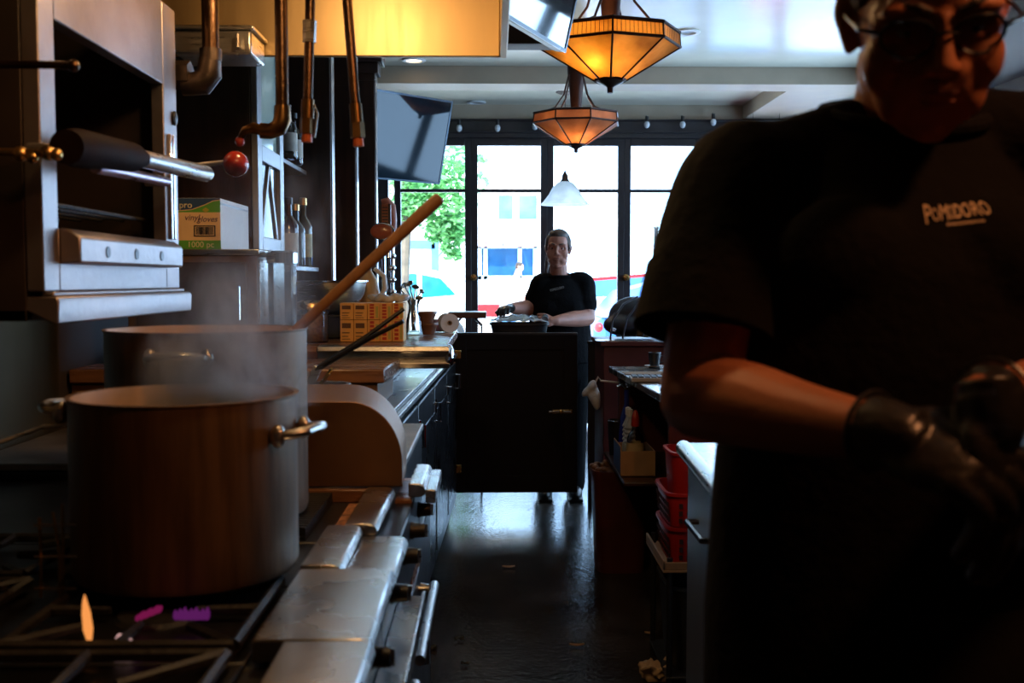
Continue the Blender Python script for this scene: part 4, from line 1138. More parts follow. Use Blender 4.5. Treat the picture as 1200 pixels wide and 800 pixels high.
# tray table beyond the half door
d = 6.95
a, b = at(526, 372, d), at(570, 366, d)
t = thing('tray_table', 'small dark table on bent wire legs beyond the half door', 'table', ((a.x + b.x) / 2, d, 0))
MB().box(a.x, b.x, d - .16, d + .16, a.z, b.z + .006).build('table_top', mat('reddish_board', (.14, .05, .03), .35, 0, .2, 6), t, bevel=.005)
for s in (0, 1):
    for yy in (d - .13, d + .13):
        x = (a.x + .03, b.x - .03)[s]
        MB().tube([(x + (.05 if s == 0 else -.05), yy, a.z - .005), (x, yy, a.z - .05), (x, yy, 0)], .007, 8).build('leg', CHROME, t)
MB().box(a.x + .03, b.x - .03, d - .137, d - .123, .3, .312).build('stretcher', CHROME, t)
# ================================================================ RIGHT HAND SIDE
# service counter with keyboard
ZK = .95
f = lambda y: .63 - (y - 3.95) * .053 / 1.32
t = thing('service_counter', 'steel topped service counter carrying the keyboard', 'counter', (.95, 4.6, 0))
MB().prism([(f(3.95), 3.95, ZK - .03), (1.5, 3.95, ZK - .03), (1.5, 5.3, ZK - .03), (f(5.3), 5.3, ZK - .03)], (0, 0, .03)).build('counter_top', STEELY, t, bevel=.004)
MB().box(.86, 1.5, 3.97, 5.28, .0, ZK - .031).build('back_cabinet', MAROON, t, bevel=.004)
MB().box(.62, .859, 5.22, 5.28, .0, ZK - .031).build('end_board', MAROON, t, bevel=.004)
MB().box(.66, .859, 3.97, 4.00, .0, ZK - .031).build('end_board', MAROON, t, bevel=.004)
MB().box(.545, .859, 4.40, 5.219, .520, .535).build('under_shelf', DARKWOOD, t, bevel=.003)
# keyboard and papers
kc = atz(760, 452, ZK)
t = thing('keyboard', 'pale grey keyboard lying on the service counter', 'keyboard', (kc.x + .06, kc.y, ZK))
K0 = atz(738, 446, ZK); rot = R(-4)
MB().obox((K0.x + .19, K0.y - .02, ZK + .010), (.38, .14, .018), (0, 0, rot)).build('case', mat('grey_keyboard', (.45, .46, .48), .5, 0, .1, 9), t, bevel=.004)
m = MB()
for i in range(14):
    for j in range(5):
        c = V((K0.x + .19, K0.y - .02, ZK + .021)) + Euler((0, 0, rot)).to_matrix() @ V((-.172 + i * .0265, -.05 + j * .025, 0))
        m.obox(c, (.021, .019, .006), (0, 0, rot))
m.build('keys', mat('dark_keys', (.06, .065, .08), .5), t)
c = atz(772, 452 + 8, ZK)
tag(MB().obox((c.x + .10, c.y, ZK + .008), (.16, .11, .014), (0, 0, .25)).build('notebook', mat('grey_cover', (.16, .17, .2), .5, 0, .2, 9), None, bevel=.003), 'small grey notebook lying in front of the keyboard', 'notebook')
c = atz(752, 438, ZK)
tag(MB().obox((c.x + .05, c.y + .03, ZK + .002), (.26, .12, .003), (0, 0, .06)).build('paper_sheet', CARD, None, bevel=.0005), 'buff paper sheet lying behind the keyboard', 'paper')
c = atz(767, 431, ZK)
t = thing('small_cup', 'small dark cup with pale saucer standing behind the keyboard', 'cup', (c.x, c.y, ZK))
MB().lathe([(0, 0), (.022, 0), (.048, .008), (.05, .012), (.02, .006), (0, .006)], (c.x, c.y, ZK + .001), 24).build('saucer', WHITEP, t)
MB().lathe([(0, .0065), (.022, .0065), (.03, .05), (.032, .075), (.028, .075), (.02, .012), (0, .011)], (c.x, c.y, ZK + .001), 24).build('cup_body', BLACK, t)
MB().tube([(c.x + .03, c.y, ZK + .06), (c.x + .05, c.y, ZK + .055), (c.x + .048, c.y, ZK + .03), (c.x + .026, c.y, ZK + .025)], .004, 8).build('handle', BLACK, t)
# host stand
d = 5.75
a, b = at(703, 440, d), at(790, 401, d)
t = thing('host_stand', 'maroon wooden stand carrying the bag', 'stand', ((a.x + b.x) / 2 + .1, d + .2, 0))
MB().box(a.x + .02, b.x + .3, d, d + .5, 0, b.z - .02).build('cabinet_body', MAROON, t, bevel=.004)
MB().box(a.x - .0, b.x + .32, d - .03, d + .53, b.z - .02, b.z + .005).build('top_board', MAROON, t, bevel=.004)
MB().box(a.x - .02, a.x + .27, d + .0, d + .12, b.z + .0055, b.z + .009).build('lit_top_strip', STEEL, t, bevel=.001)  # bright strip added for the blue daylight on the stand top
ZH = b.z + .014
# backpack
c = at(740, 372, d + .25)
t = thing('shoulder_bag', 'dark bulging bag with straps standing on the maroon stand', 'bag', (c.x, d + .28, ZH))
NYL = mat('dark_nylon', (.03, .035, .05), .45, 0, .4, 8, .4, 25)
zt4 = at(740, 348, d + .25).z
m = MB()
m.ell((c.x + .02, d + .3, (ZH + zt4) / 2 + .004), (.145, .11, (zt4 - ZH) / 2), None, 18)
m.ell((c.x - .03, d + .27, ZH + .07), (.13, .12, .066), None, 16).ell((c.x + .08, d + .3, ZH + .095), (.10, .12, .085), None, 16)
m.tube([(c.x - .08, d + .3, ZH + .012), (c.x + .13, d + .3, ZH + .012)], .06 if False else [.012, .012], 8)
m.build('bag_body', NYL, t, remesh=.010, smooth=3)
STRAP = mat('webbing_strap', (.10, .11, .14), .5, 0, .2, 20)
for pts in ([(-.13, -.02), (-.12, .10), (-.06, .19), (.02, .23)], [(-.06, .0), (-.04, .11), (.02, .19), (.08, .22)], [(.05, .01), (.07, .1), (.08, .17), (.05, .22)]):
    P = [V((c.x + x, d + .16 - .03 * math.sin(k), ZH + z)) for k, (x, z) in enumerate(pts)]
    MB().tube(P, .012, 8, flat=.5).build('strap', STRAP, t)
for (x, z) in ((-.115, .05), (.06, .13)):
    MB().obox((c.x + x, d + .145, ZH + z), (.03, .012, .02), (0, .4, 0)).build('buckle', CHROME, t, bevel=.003)
MB().obox((c.x + .06, d + .175, ZH + .08), (.07, .02, .15), (0, .1, 0)).build('tan_patch', mat('olive_canvas', (.12, .10, .06), .8, 0, .2, 20), t, bevel=.008)
t = thing('folded_jacket', 'dark blue jacket folded beside the bag on the maroon stand', 'jacket', (c.x + .27, d + .25, ZH))
m = MB()
for k in range(3): m.ell((c.x + .30 + .01 * k, d + .25, ZH + .045 + k * .05), (.12 - .01 * k, .14, .045), (0, .1 * (k - 1), .3 * k), 14)
m.build('folded_body', mat('navy_cloth', (.02, .028, .06), .85, 0, .3, 10), t, remesh=.01, smooth=3)
MB().tube([(c.x + .22, d + .12, ZH + .12), (c.x + .28, d + .10, ZH + .15), (c.x + .36, d + .12, ZH + .13)], .018, 8).build('collar', mat('navy_collar', (.03, .04, .07), .85), t)
a, b = at(761, 383, 5.2), at(778, 402, 5.2)
# hanging plastic bag by the counter end
d = 5.2
c = at(696, 463, d)
t = thing('carrier_bag', 'pale plastic bag hanging at the end of the service counter', 'bag', (c.x, d, c.z - .07))
m = MB(); rnd = random.Random(2)
for k in range(7): m.ell((c.x - .012 + .004 * k, d + .01 * math.sin(k), c.z + .045 - k * .014), (.020 + .004 * (3 - abs(k - 3)), .028, .034), (.2 * math.sin(2 * k), .5 - .1 * k, 0), 12)
m.ell((c.x - .035, d, c.z + .02), (.018, .022, .034), (0, .7, 0), 10)
m.build('bag_body', mat('pale_film', (.5, .56, .62), .3, 0, .2, 14, .6, 20), t, remesh=.005, smooth=3)
MB().tube([(c.x, d, c.z + .05), (c.x + .02, d, c.z + .09), (c.x + .035, d + .02, c.z + .07), (f(d) + .045, 5.2185, c.z + .06)], .005, 8).build('loop_handle', mat('white_film', (.6, .62, .65), .3), t)
# dark tumbler on the shelf
ZU = .5355
def under(px, py, y): return at(px, py, y)
d = 5.12
c = at(711, 505, d)
t = thing('dark_tumbler', 'tall dark tumbler with pale rim at the far end of the under shelf', 'tumbler', (.598, d, ZU))
cx = .598; h = at(711, 492, d).z - ZU
MB().lathe([(0, 0), (.036, 0), (.046, h), (.043, h), (.033, .006), (0, .005)], (cx, d, ZU + .001), 24).build('tumbler_body', BLACK, t)
MB().lathe([(.0462, h - .006), (.048, h - .003), (.0462, h + .001), (.042, h + .001)], (cx, d, ZU + .001), 24).build('rim', CHROME, t)
# whisk / tap fittings
d = 4.97
t = thing('metal_pourers', 'cluster of chrome jug taps standing beside the tumbler under the counter', 'taps', (.625, d, ZU))
MB().lathe([(0, 0), (.035, 0), (.04, .06), (.03, .2), (.012, .26), (.012, .33), (0, .33)], (.625, d, ZU + .001), 20).build('jug_body', mat('blue_glass', (.02, .03, .25), .1, 0, .2, 4), t)
for k in range(4):
    a = k * 1.6
    MB().tube([(.625, d, ZU + .33), (.625 + .02 * math.cos(a), d + .02 * math.sin(a), ZU + .355), (.625 + .045 * math.cos(a), d + .045 * math.sin(a), ZU + .345)], [.008, .008, .006], 8).build('spout', CHROME, t)
# bottle carton with sauce bottle
d = 4.60
a, b = at(722, 553, d), at(761, 519, d)
xl = .547
t = thing('open_carton', 'open brown carton holding a red capped bottle under the counter', 'box', (xl + .07, d + .1, ZU))
m = MB(); zt5 = ZU + .11
m.box(xl, xl + .15, d - .06, d - .056, ZU + .001, zt5).box(xl, xl + .15, d + .20, d + .204, ZU + .001, zt5).box(xl, xl + .004, d - .056, d + .2, ZU + .001, zt5 + .02).box(xl + .146, xl + .15, d - .056, d + .2, ZU + .001, zt5).box(xl, xl + .15, d - .06, d + .204, ZU + .001, ZU + .005)
m.build('carton_walls', CARD, t, bevel=.001)
MB().box(xl - .001, xl + .000, d - .05, d + .195, ZU + .01, zt5 + .015).build('printed_side', mat('blue_print', (.05, .10, .2), .5), t)
t = thing('sauce_bottle', 'clear bottle with red cap and buff label standing in the open carton', 'bottle', (xl + .07, d - .005, ZU + .006))
r = .038; h = .27
MB().lathe([(0, 0), (r, 0), (r, .13), (r * .9, .16), (r * .4, .19), (r * .38, .21), (0, .21)], (xl + .07, d - .005, ZU + .006), 24).build('bottle_body', CLEARG, t)
MB().lathe([(r + .0005, .08), (r + .0005, .135)], (xl + .07, d - .005, ZU + .006), 24).build('label', mat('buff_label', (.5, .38, .2), .7, 0, .2, 30), t)
MB().lathe([(0, .002), (r - .003, .002), (r - .003, .12), (0, .12)], (xl + .07, d - .005, ZU + .006), 20).build('sauce', mat('brown_sauce', (.16, .05, .02), .3), t)
MB().lathe([(r * .46, .205), (r * .5, .21), (r * .42, .25), (r * .2, .272), (0, .275)], (xl + .07, d - .005, ZU + .006), 18).build('cap', mat('red_cap_plastic', (.5, .03, .01), .35), t)
for k, (yy, zz) in enumerate(((d + .06, .12), (d + .13, .13))):
    t = thing('spring_bottle', ('ribbed clear bottle right behind the red capped bottle', 'ribbed clear bottle at the back of the open carton')[k], 'bottle', (xl + .055, yy, ZU + .006))
    pr = [(0, 0), (.026, 0), (.026, .1)]
    for j in range(5): pr += [(.026, .11 + j * .02), (.021, .12 + j * .02)]
    pr += [(.010, .225), (.010, .245), (0, .245)]
    MB().lathe(pr, (xl + .055, yy, ZU + .006), 20).build('bottle_body', mat('frosted_plastic', (.42, .46, .5), .3, 0, .2, 8), t)
    MB().lathe([(.012, .238), (.013, .27), (0, .275)], (xl + .055, yy, ZU + .006), 14).build('cap', WHITEP, t)
# waste bin
d = 5.06
c = V((.605, d, 0))
t = thing('waste_bin', 'tall dark red waste bin standing under the counter end beside the half door', 'bin', (c.x, d, 0))
MB().loft([[V((c.x + math.copysign(min(abs(math.cos(a)) ** .5, 1), math.cos(a)) * w * s, d + math.copysign(min(abs(math.sin(a)) ** .5, 1), math.sin(a)) * w * s, z)) for a in [k * 2 * PI / 32 for k in range(32)]] for z, w, s in ((.0, .115, 1), (.43, .135, 1), (.465, .142, 1), (.485, .142, 1), (.485, .132, 1), (.44, .125, 1), (.03, .105, 1))]).build('bin_body', mat('dark_red_plastic', (.085, .016, .010), .45, 0, .2, 6), t)
m = MB(); rnd = random.Random(9)
for k in range(22):
    a = k * 2 * PI / 22
    m.ell((c.x + .125 * math.cos(a), d + .125 * math.sin(a), .48 + rnd.uniform(-.005, .012)), (.022, .022, .014), (rnd.uniform(-.5, .5), rnd.uniform(-.5, .5), 0), 8)
m.lathe([(0, .46), (.118, .46), (.125, .48), (.11, .47), (0, .47)], (c.x, d, 0), 20)
m.build('bag_liner', mat('brown_liner', (.15, .07, .03), .5, 0, .3, 14, .5, 20), t, remesh=.007, smooth=1)
# shelf rack in front of the counter: tray shelves, bucket, baskets, tub
d = 3.66
def rack():
    t = thing('low_rack', 'low rack with a cardboard lined shelf holding the red baskets', 'rack', (.74, d, 0))
    for x in (.585, .88):
        for y in (3.48, 3.84): MB().cyl((x, y, 0), (x, y, .80 if x > .7 else .46), .010, seg=10).build('post', BLACK, t)
    m = MB().box(.56, .90, 3.46, 3.86, .415, .424).box(.56, .568, 3.46, 3.86, .4245, .455).box(.56, .90, 3.46, 3.468, .4245, .45)
    m.build('tray_shelf', mat('tray_board', (.30, .20, .13), .5, 0, .2, 9), t, bevel=.002)
    MB().box(.575, .895, 3.47, 3.85, .05, .06).build('lower_shelf', BLACK, t, bevel=.002)
rack()
def rrect(cx, cy, hx, hy, z, n=24, e=.35):
    return [V((cx + math.copysign(abs(math.cos(a)) ** e, math.cos(a)) * hx, cy + math.copysign(abs(math.sin(a)) ** e, math.sin(a)) * hy, z)) for a in [k * 2 * PI / n for k in range(n)]]
def tub(name, label, cat, c, hx, hy, h, m, taper=.88, holes=False, group=None, rim=None):
    t = thing(name, label, cat, c, group)
    x, y, z = c
    MB().loft([rrect(x, y, hx * taper, hy * taper, z), rrect(x, y, hx, hy, z + h), rrect(x, y, hx - .005, hy - .005, z + h), rrect(x, y, hx * taper - .005, hy * taper - .005, z + .006)]).build('tub_body', m, t)
    MB().loft([rrect(x, y, hx, hy, z + h - .012), rrect(x, y, hx + .007, hy + .007, z + h - .010), rrect(x, y, hx + .007, hy + .007, z + h), rrect(x, y, hx - .004, hy - .004, z + h + .001)], cap=False).build('rim', rim or m, t)
    if holes:
        SL = mat('slot_shadow', (.03, .004, .004), .6)
        for i in range(9):
            for j in range(3):
                zz = z + h * (.2 + j * .22); q = taper + (1 - taper) * (.2 + j * .22)
                yy = y - hy * .75 + i * hy * 1.5 / 8; xx = x - hx * .7 + i * hx * 1.4 / 8
                MB().box(x - hx * q - .002, x - hx * q + .002, yy - .006, yy + .006, zz - .008, zz + .008).build('slot', SL, t)
                MB().box(xx - .006, xx + .006, y - hy * q - .002, y - hy * q + .002, zz - .008, zz + .008).build('slot', SL, t)
    return t
zb1 = .4245
tub('red_basket', 'red slotted basket at the bottom of two on the low rack', 'basket', (.73, d, zb1 + .001), .145, .15, .125, REDP, .92, True, 'red baskets on the low rack')
tub('red_basket', 'red slotted basket on top of the other, with the red bucket in it', 'basket', (.73, d, zb1 + .128), .148, .153, .115, REDP, .92, True, 'red baskets on the low rack')
tub('red_bucket', 'plain red bucket with bright rim standing in the upper red basket', 'bucket', (.71, d + .01, zb1 + .136), .105, .10, .235, REDP, .86)
tub('black_tub', 'black tub on the lowest shelf of the low rack', 'tub', (.73, 3.66, .061), .14, .16, .29, BLACK, .86, rim=mat('blue_black_rim', (.03, .04, .06), .2))
# crumpled paper on the floor
c = atz(770, 786, 0.03)
m = MB(); rnd = random.Random(21)
for k in range(9):
    p = V((c.x + rnd.uniform(-.045, .045), c.y + rnd.uniform(-.03, .03), .02 + rnd.uniform(0, .025)))
    m.obox(p, (.06, .05, .012), (rnd.uniform(-1, 1), rnd.uniform(-1, 1), rnd.uniform(0, 3)))
m.obox((c.x, c.y, .012), (.08, .07, .022))
tag(m.build('crumpled_paper', mat('tan_paper', (.5, .34, .2), .8, 0, .2, 20), None, remesh=.005), 'crumpled tan paper lying on the floor below the black tub', 'paper')
for (px, py, s, mm, lab, nm) in ((676, 757, .028, CARD, 'tan dry leaf scrap on the open floor beside the crumpled paper', 'leaf_scrap'), (596, 665, .030, CARD, 'tan leaf scrap in the middle of the aisle', 'leaf_scrap'), (762, 743, .022, CARD, 'small pale scrap on the floor right beneath the low rack', 'leaf_scrap'), (502, 761, .030, IRON, 'larger dark food clump on the floor by the cabinets', 'food_clump'), (538, 750, .018, IRON, 'dark food crumb on the floor next to the larger clump', 'food_clump'), (545, 779, .014, IRON, 'tiny dark food crumb closest to the camera', 'food_clump')):
    c = atz(px, py, .005)
    m = MB(); rnd = random.Random(px)
    if mm is CARD:
        P = []
        for k in range(9):
            u = k / 8 - .5
            w = s * .35 * math.cos(u * PI * .95)
            P.append([c + V((u * 2 * s, -w * .7, .003 + .006 * abs(u))), c + V((u * 2 * s, 0, .010 + .01 * u * u)), c + V((u * 2 * s, w * .7, .003 + .004 * abs(u)))])
        m.loft(P, cap=False, closed=False)
        o = m.build(nm, mm, None, solid=.0015)
    else:
        for k in range(8): m.ell(c + V((rnd.uniform(-s, s), rnd.uniform(-s, s) * .5, .004 + rnd.uniform(0, s * .4))), (s * .4, s * .35, s * .35), None, 8)
        o = m.build(nm, mat('dark_greens', (.02, .022, .01), .7, 0, .5, 60), None, remesh=.003)
    tag(o, lab, 'scrap', 'scraps on the floor')
# steel prep table beside the cook
t = thing('prep_table', 'stainless prep table with rolled edge behind the cook', 'table', (1.0, 2.4, 0))
ZP = .93
xe = lambda y: .492 + (y - 2.5) * .046
m = MB().prism([(xe(1.62) + .02, 1.62, ZP - .04), (1.5, 1.62, ZP - .04), (1.5, 2.96, ZP - .04), (xe(2.96) + .02, 2.96, ZP - .04)], (0, 0, .035))
m.build('table_top', STEELY, t, bevel=.003)
MB().tube([(xe(y) + .02, y, ZP - .02) for y in (1.62, 2.3, 2.96)], .022, 14).build('rolled_edge', STEEL, t)
MB().prism([(xe(1.66) + .03, 1.66, .14), (1.5, 1.66, .14), (1.5, 2.94, .14), (xe(2.94) + .03, 2.94, .14)], (0, 0, .74)).build('cabinet_body', mat('steel_front', (.2, .22, .25), .4, .8, .2, 5), t, bevel=.004)
for y in (1.72, 2.88):
    for x in (.60, 1.42): MB().cyl((x, y, 0), (x, y, .14), .022, seg=10).build('leg', STEEL, t)
for y in (1.95, 2.6): MB().tube([(xe(y) + .03, y - .1, .76), (xe(y) - .0, y - .1, .76), (xe(y) - .0, y + .1, .76), (xe(y) + .03, y + .1, .76)], .008, 8).build('handle', CHROME, t)
# wire stand at the far edge of the table
a = at(1196, 565, 1.9)
t = thing('wire_stand', 'small chrome wire stand on the prep table beside the cook gloves', 'rack', (a.x + .12, 1.9, ZP - .005))
for k in range(5): MB().tube([(a.x - .0, 1.9, ZP + .025 + k * .016), (a.x + .25, 1.9, ZP + .025 + k * .016)], .003, 6).build('wire', CHROME, t)
for x in (a.x + .01, a.x + .24): MB().tube([(x, 1.895, ZP - .004), (x, 1.895, ZP + .10)], .004, 8).build('upright', CHROME, t)
# ================================================================ LAMPS AND SCREENS
AMBER = lamp_glass('amber_art_glass', (.74, .42, .12), .7, (.90, .60, .22))
BROWNAG = lamp_glass('umber_art_glass', (.52, .27, .14), .7, (.62, .36, .20))
LEAD = mat('dark_leading', (.045, .016, .010), .4, .5, .2, 12)
def tiffany(label, c, Rr, glass, phase, power, bulb_off):
    """octagonal leaded bowl hung under a flared post; c is the bottom of the finial"""
    t = thing('pendant_lamp', label, 'lamp', c, 'leaded octagonal pendant lamps')
    C0 = V(c)
    n = 8
    def pt(k, r, z): 
        a = phase + k * 2 * PI / n
        return C0 + V((r * math.cos(a), r * math.sin(a), z))
    z0, z1, z2 = .05, .185, .245
    rb = Rr * .22
    for k in range(n):
        MB().prism([pt(k, rb, z0), pt(k + 1, rb, z0), pt(k + 1, Rr, z1), pt(k, Rr, z1)], (0, 0, .004)).build('bowl_panel', glass, t)
        m = MB()
        m.prism([pt(k, Rr, z1), pt(k + 1, Rr, z1), pt(k + 1, Rr * .985, z2), pt(k, Rr * .985, z2)], (pt(k + .5, -.004, 0) - C0))
        m.build('band_panel', glass, t)
    m = MB()
    for k in range(n):
        m.tube([pt(k, rb, z0), pt(k, Rr, z1), pt(k, Rr * .985, z2)], .0045, 6)
        m.tube([pt(k, Rr, z1), pt(k + 1, Rr, z1)], .0065, 6)
        m.tube([pt(k, Rr * .985, z2), pt(k + 1, Rr * .985, z2)], .008, 6)
        m.tube([pt(k, rb, z0), pt(k + 1, rb, z0)], .006, 6)
        for j in range(1, 12):
            u = j / 12
            a, b = pt(k, Rr, z1).lerp(pt(k + 1, Rr, z1), u), pt(k, Rr * .985, z2).lerp(pt(k + 1, Rr * .985, z2), u)
            if phase > .3: m.tube([a, b], .0012, 4)
    m.build('leading', LEAD, t)
    MB().lathe([(0, 0), (.012, 0), (.013, .022), (.02, .028), (.055, .044), (rb + .004, .052), (rb + .004, .058), (0, .06)], c, 24).build('finial', LEAD, t)
    H = ZC - c[2]
    MB().lathe([(.028, .10), (.032, z2 + .0), (.036, z2 + .05), (.045, z2 + .16), (.058, z2 + .27), (.062, H - .02), (.10, H - .012), (.10, H), (0, H)] if H > z2 + .3 else [(.028, .10), (.04, z2 + .1), (.06, H - .02), (.10, H), (0, H)], c, 20).build('post', LEAD, t)
    for k in (0, 2, 4, 6):
        P = [pt(k + .5, Rr * .90, z2), pt(k + .5, Rr * .62, z2 + .03), pt(k + .5, Rr * .36, z2 + .12), pt(k + .5, Rr * .22, z2 + .25)]
        MB().tube(P, .0055, 8).build('arm', LEAD, t)
    g = MB().ell(C0 + V(bulb_off), (.025, .025, .034), seg=14).build('bulb', emit_mat('bulb_glow', (1, .6, .25), 8), t)
    MB().cyl(C0 + V(bulb_off) + V((0, 0, .03)), C0 + V((0, 0, bulb_off[2] + .075)), .015, seg=12).build('socket', LEAD, t)
    l = bpy.data.lights.new('pendant_light', 'POINT'); l.energy = power; l.color = (1, .72, .40); l.shadow_soft_size = .035
    o = bpy.data.objects.new('pendant_light', l); COL.objects.link(o); o.location = C0 + V(bulb_off) + V((-.03, -.05, -.005))
c = at(715, 109, 4.5)
tiffany('amber glass pendant lamp with brightly lit bowl, nearer of two', (c.x, 4.5, c.z), .29, AMBER, R(22.5 + 18), 7.5, (-.04, -.05, .14))
c = at(675, 179, 7.0)
tiffany('brown glass pendant lamp, dimmer and farther of two', (c.x, 7.0, c.z), .29, BROWNAG, R(14), 5, (.03, 0, .14))
# white bell pendant
d = 9.3
zt_, zb_ = at(662, 212, d).z, at(662, 240, d).z
x = at(662, 240, d).x
t = thing('bell_pendant', 'white glass bell shade hanging before the windows above the woman', 'lamp', (x, d, zb_))
h = zt_ - zb_; r = 29 / 1250 * d
OPAL = lamp_glass('opal_glass', (.93, .94, .95), .8, (.95, .96, .97))
MB().lathe([(r * .12, h), (r * .3, h * .93), (r * .5, h * .72), (r * .66, h * .42), (r * .85, h * .16), (r, 0)], (x, d, zb_), 40).build('shade', OPAL, t)
MB().lathe([(0, h * .96), (r * .2, h * .97), (r * .13, h * 1.1), (r * .12, h * 1.25), (r * .06, h * 1.33), (r * .02, h * 1.45), (0, h * 1.45)], (x, d, zb_), 20).build('cap', LEAD, t)
MB().cyl((x, d, zb_ + h * 1.4), (x, d, ZC - .02), .0025, seg=6).build('cord', LEAD, t)
MB().lathe([(0, -.03), (.02, -.03), (.08, -.008), (.08, 0), (0, 0)], (x, d, ZC), 20).build('canopy', LEAD, t)
# ceiling downlights
def downlight(px, py, label, lit):
    p = atz(px, py, ZC)
    t = thing('ceiling_downlight', label, 'light', (p.x, p.y, ZC - .012), 'round downlights in the ceiling')
    MB().lathe([(.055, 0), (.085, 0), (.09, -.006), (.085, -.011), (.06, -.012), (.055, -.004)], (p.x, p.y, ZC), 28).build('trim_ring', WHITEP, t)
    MB().lathe([(0, -.003), (.055, -.003), (.055, -.001), (0, -.001)], (p.x, p.y, ZC), 24).build('lens', emit_mat('warm_lens', (1, .75, .45), 9) if lit else mat('unlit_lens', (.35, .34, .3), .3), t)
    if lit:
        l = bpy.data.lights.new('downlight_beam', 'SPOT'); l.energy = 25; l.color = (1, .68, .36); l.spot_size = R(110); l.shadow_soft_size = .05
        o = bpy.data.objects.new('downlight_beam', l); COL.objects.link(o); o.location = (p.x, p.y, ZC - .03)
downlight(485, 70, 'lit warm downlight beside the hood edge', True)
downlight(805, 37, 'unlit round downlight in the pink tinted ceiling by the cook', False)
downlight(558, 119.5, 'unlit round downlight nearest the glazed doors', False)
# bulbs along the header
for k, (px, py) in enumerate(((538, 150), (583, 150), (627, 148), (758, 146), (800, 146), (836, 143))):
    p = at(px, py, YF - .13)
    t = thing('string_bulb', 'small clear bulb on the header rail, %s from the hanging screen' % ('first', 'second', 'third', 'fourth', 'fifth', 'sixth')[k], 'bulb', p, 'small bulbs along the window header')
    MB().ell(p, (.028, .028, .034), seg=14).build('bulb_glass', mat('clear_bulb', (.6, .62, .66), .08, 0, .2, 3, coat=.5), t)
    MB().cyl(p + V((0, 0, .028)), p + V((0, 0, .075)), .016, seg=12).build('socket', BLACK, t)
    MB().tube([p + V((0, 0, .07)), p + V((0, .03, .085)), p + V((0, .069, .085))], .006, 6).build('bracket', BLACK, t)
# screens
def screen(label, corner, psi, tilt, w, h, which, mat_screen, group=None):
    """corner: lower right corner; psi: turn towards +X; tilt: top leans out"""
    n = V((math.sin(psi) * math.cos(tilt), -math.cos(psi) * math.cos(tilt), -math.sin(tilt)))
    u = V((math.cos(psi), math.sin(psi), 0))
    v = n.cross(u) * -1
    if v.z < 0: v = -v
    M_ = Matrix((u, -n, v)).transposed()       # local x right, y into the screen, z up
    C0 = V(corner) - u * w / 2 + v * h / 2
    t = thing('wall_screen', label, 'TV', C0, group)
    f = lambda x, y, z: C0 + M_ @ V((x, y, z))
    MB().obox(f(0, .022, 0), (w, .04, h), M_).build('casing', BLACK, t, bevel=.006)
    m = MB()
    b = .012
    for cx_, cz_, sx, sz in ((0, h / 2 - b / 2, w, b), (0, -h / 2 + b / 2, w, b), (-w / 2 + b / 2, 0, b, h - 2 * b), (w / 2 - b / 2, 0, b, h - 2 * b)): m.obox(f(cx_, -.001, cz_), (sx, .006, sz), M_)
    m.build('bezel', mat('bezel_blue_grey', (.05, .09, .14), .3, .2, .1, 6), t)
    MB().obox(f(0, .0005, 0), (w - 2 * b, .003, h - 2 * b), M_).build('display', mat_screen, t)
    wp = f(0, .30, .05)
    MB().tube([f(0, .04, .05), f(-.02, .14, .12), f(-.06, .26, .2), f(-.06, .26, .2) + V((0, 0, max(.05, ZC - f(-.06, .26, .2).z)))], .018, 10).build('ceiling_mount', BLACK, t)
    return t
SCR = mat('dark_glossy_screen', (.010, .020, .030), .05, 0, .3, 2, spec=.42, rvar=.02)
d2 = 7.32
screen('dark glossy screen hanging by the wood pillars, tilted towards the room', at(515, 216, d2), R(45), R(14), .78, .56, 0, SCR)
SCR2 = mat('pale_mirror_screen', (.02, .03, .04), .05, .0, .3, 2, coat=1.0, spec=1.0, rvar=.02)
screen('bright reflecting screen hanging beside the hood, partly over the amber lamp', at(662, 62, 3.75), R(67), R(13), .62, .40, 1, SCR2)
# added unseen neon ring behind the cook, tints the ceiling pink
t = thing('pink_fill_ring', 'added magenta neon ring hidden behind the cook, tinting the ceiling pink', 'neon sign', (2.45, 9.6, 1.7))
MB().tube([(2.45 + .16 * math.cos(a), 9.6, 1.9 + .16 * math.sin(a)) for a in [k * 2 * PI / 40 for k in range(40)]], .012, 10, loop=True).build('glow_tube', emit_mat('magenta_fill_glow', (1, .05, .45), 18), t)
MB().obox((2.45, 9.625, 1.9), (.42, .012, .42)).build('back_board', BLACK, t, bevel=.004)
for s in (-.12, .12): MB().cyl((2.45 + s, 9.625, 2.1), (2.45 + s, 9.625, 2.99), .002, seg=6).build('cable', BLACK, t)
# heat lamp over the cook's bench (outside the frame, it lights his face and arms)
t = thing('heat_lamp', 'copper heat lamp hanging over the bench beside the cook', 'lamp', (.98, .72, 2.36))
MB().lathe([(.11, 0), (.10, .06), (.06, .13), (.03, .17), (0, .17)], (.98, .72, 2.36), 28).build('shade', COPPER, t, solid=.003)
MB().ell((.98, .72, 2.40), (.035, .035, .045)).build('bulb', emit_mat('heat_bulb', (1, .35, .1), 10), t)
MB().cyl((.98, .72, 2.52), (.98, .72, ZC), .006, seg=8).build('cord', BLACK, t)
l = bpy.data.lights.new('heat_lamp_light', 'POINT'); l.energy = 26; l.color = (1, .38, .14); l.shadow_soft_size = .06
o = bpy.data.objects.new('heat_lamp_light', l); COL.objects.link(o); o.location = (.98, .72, 2.31)
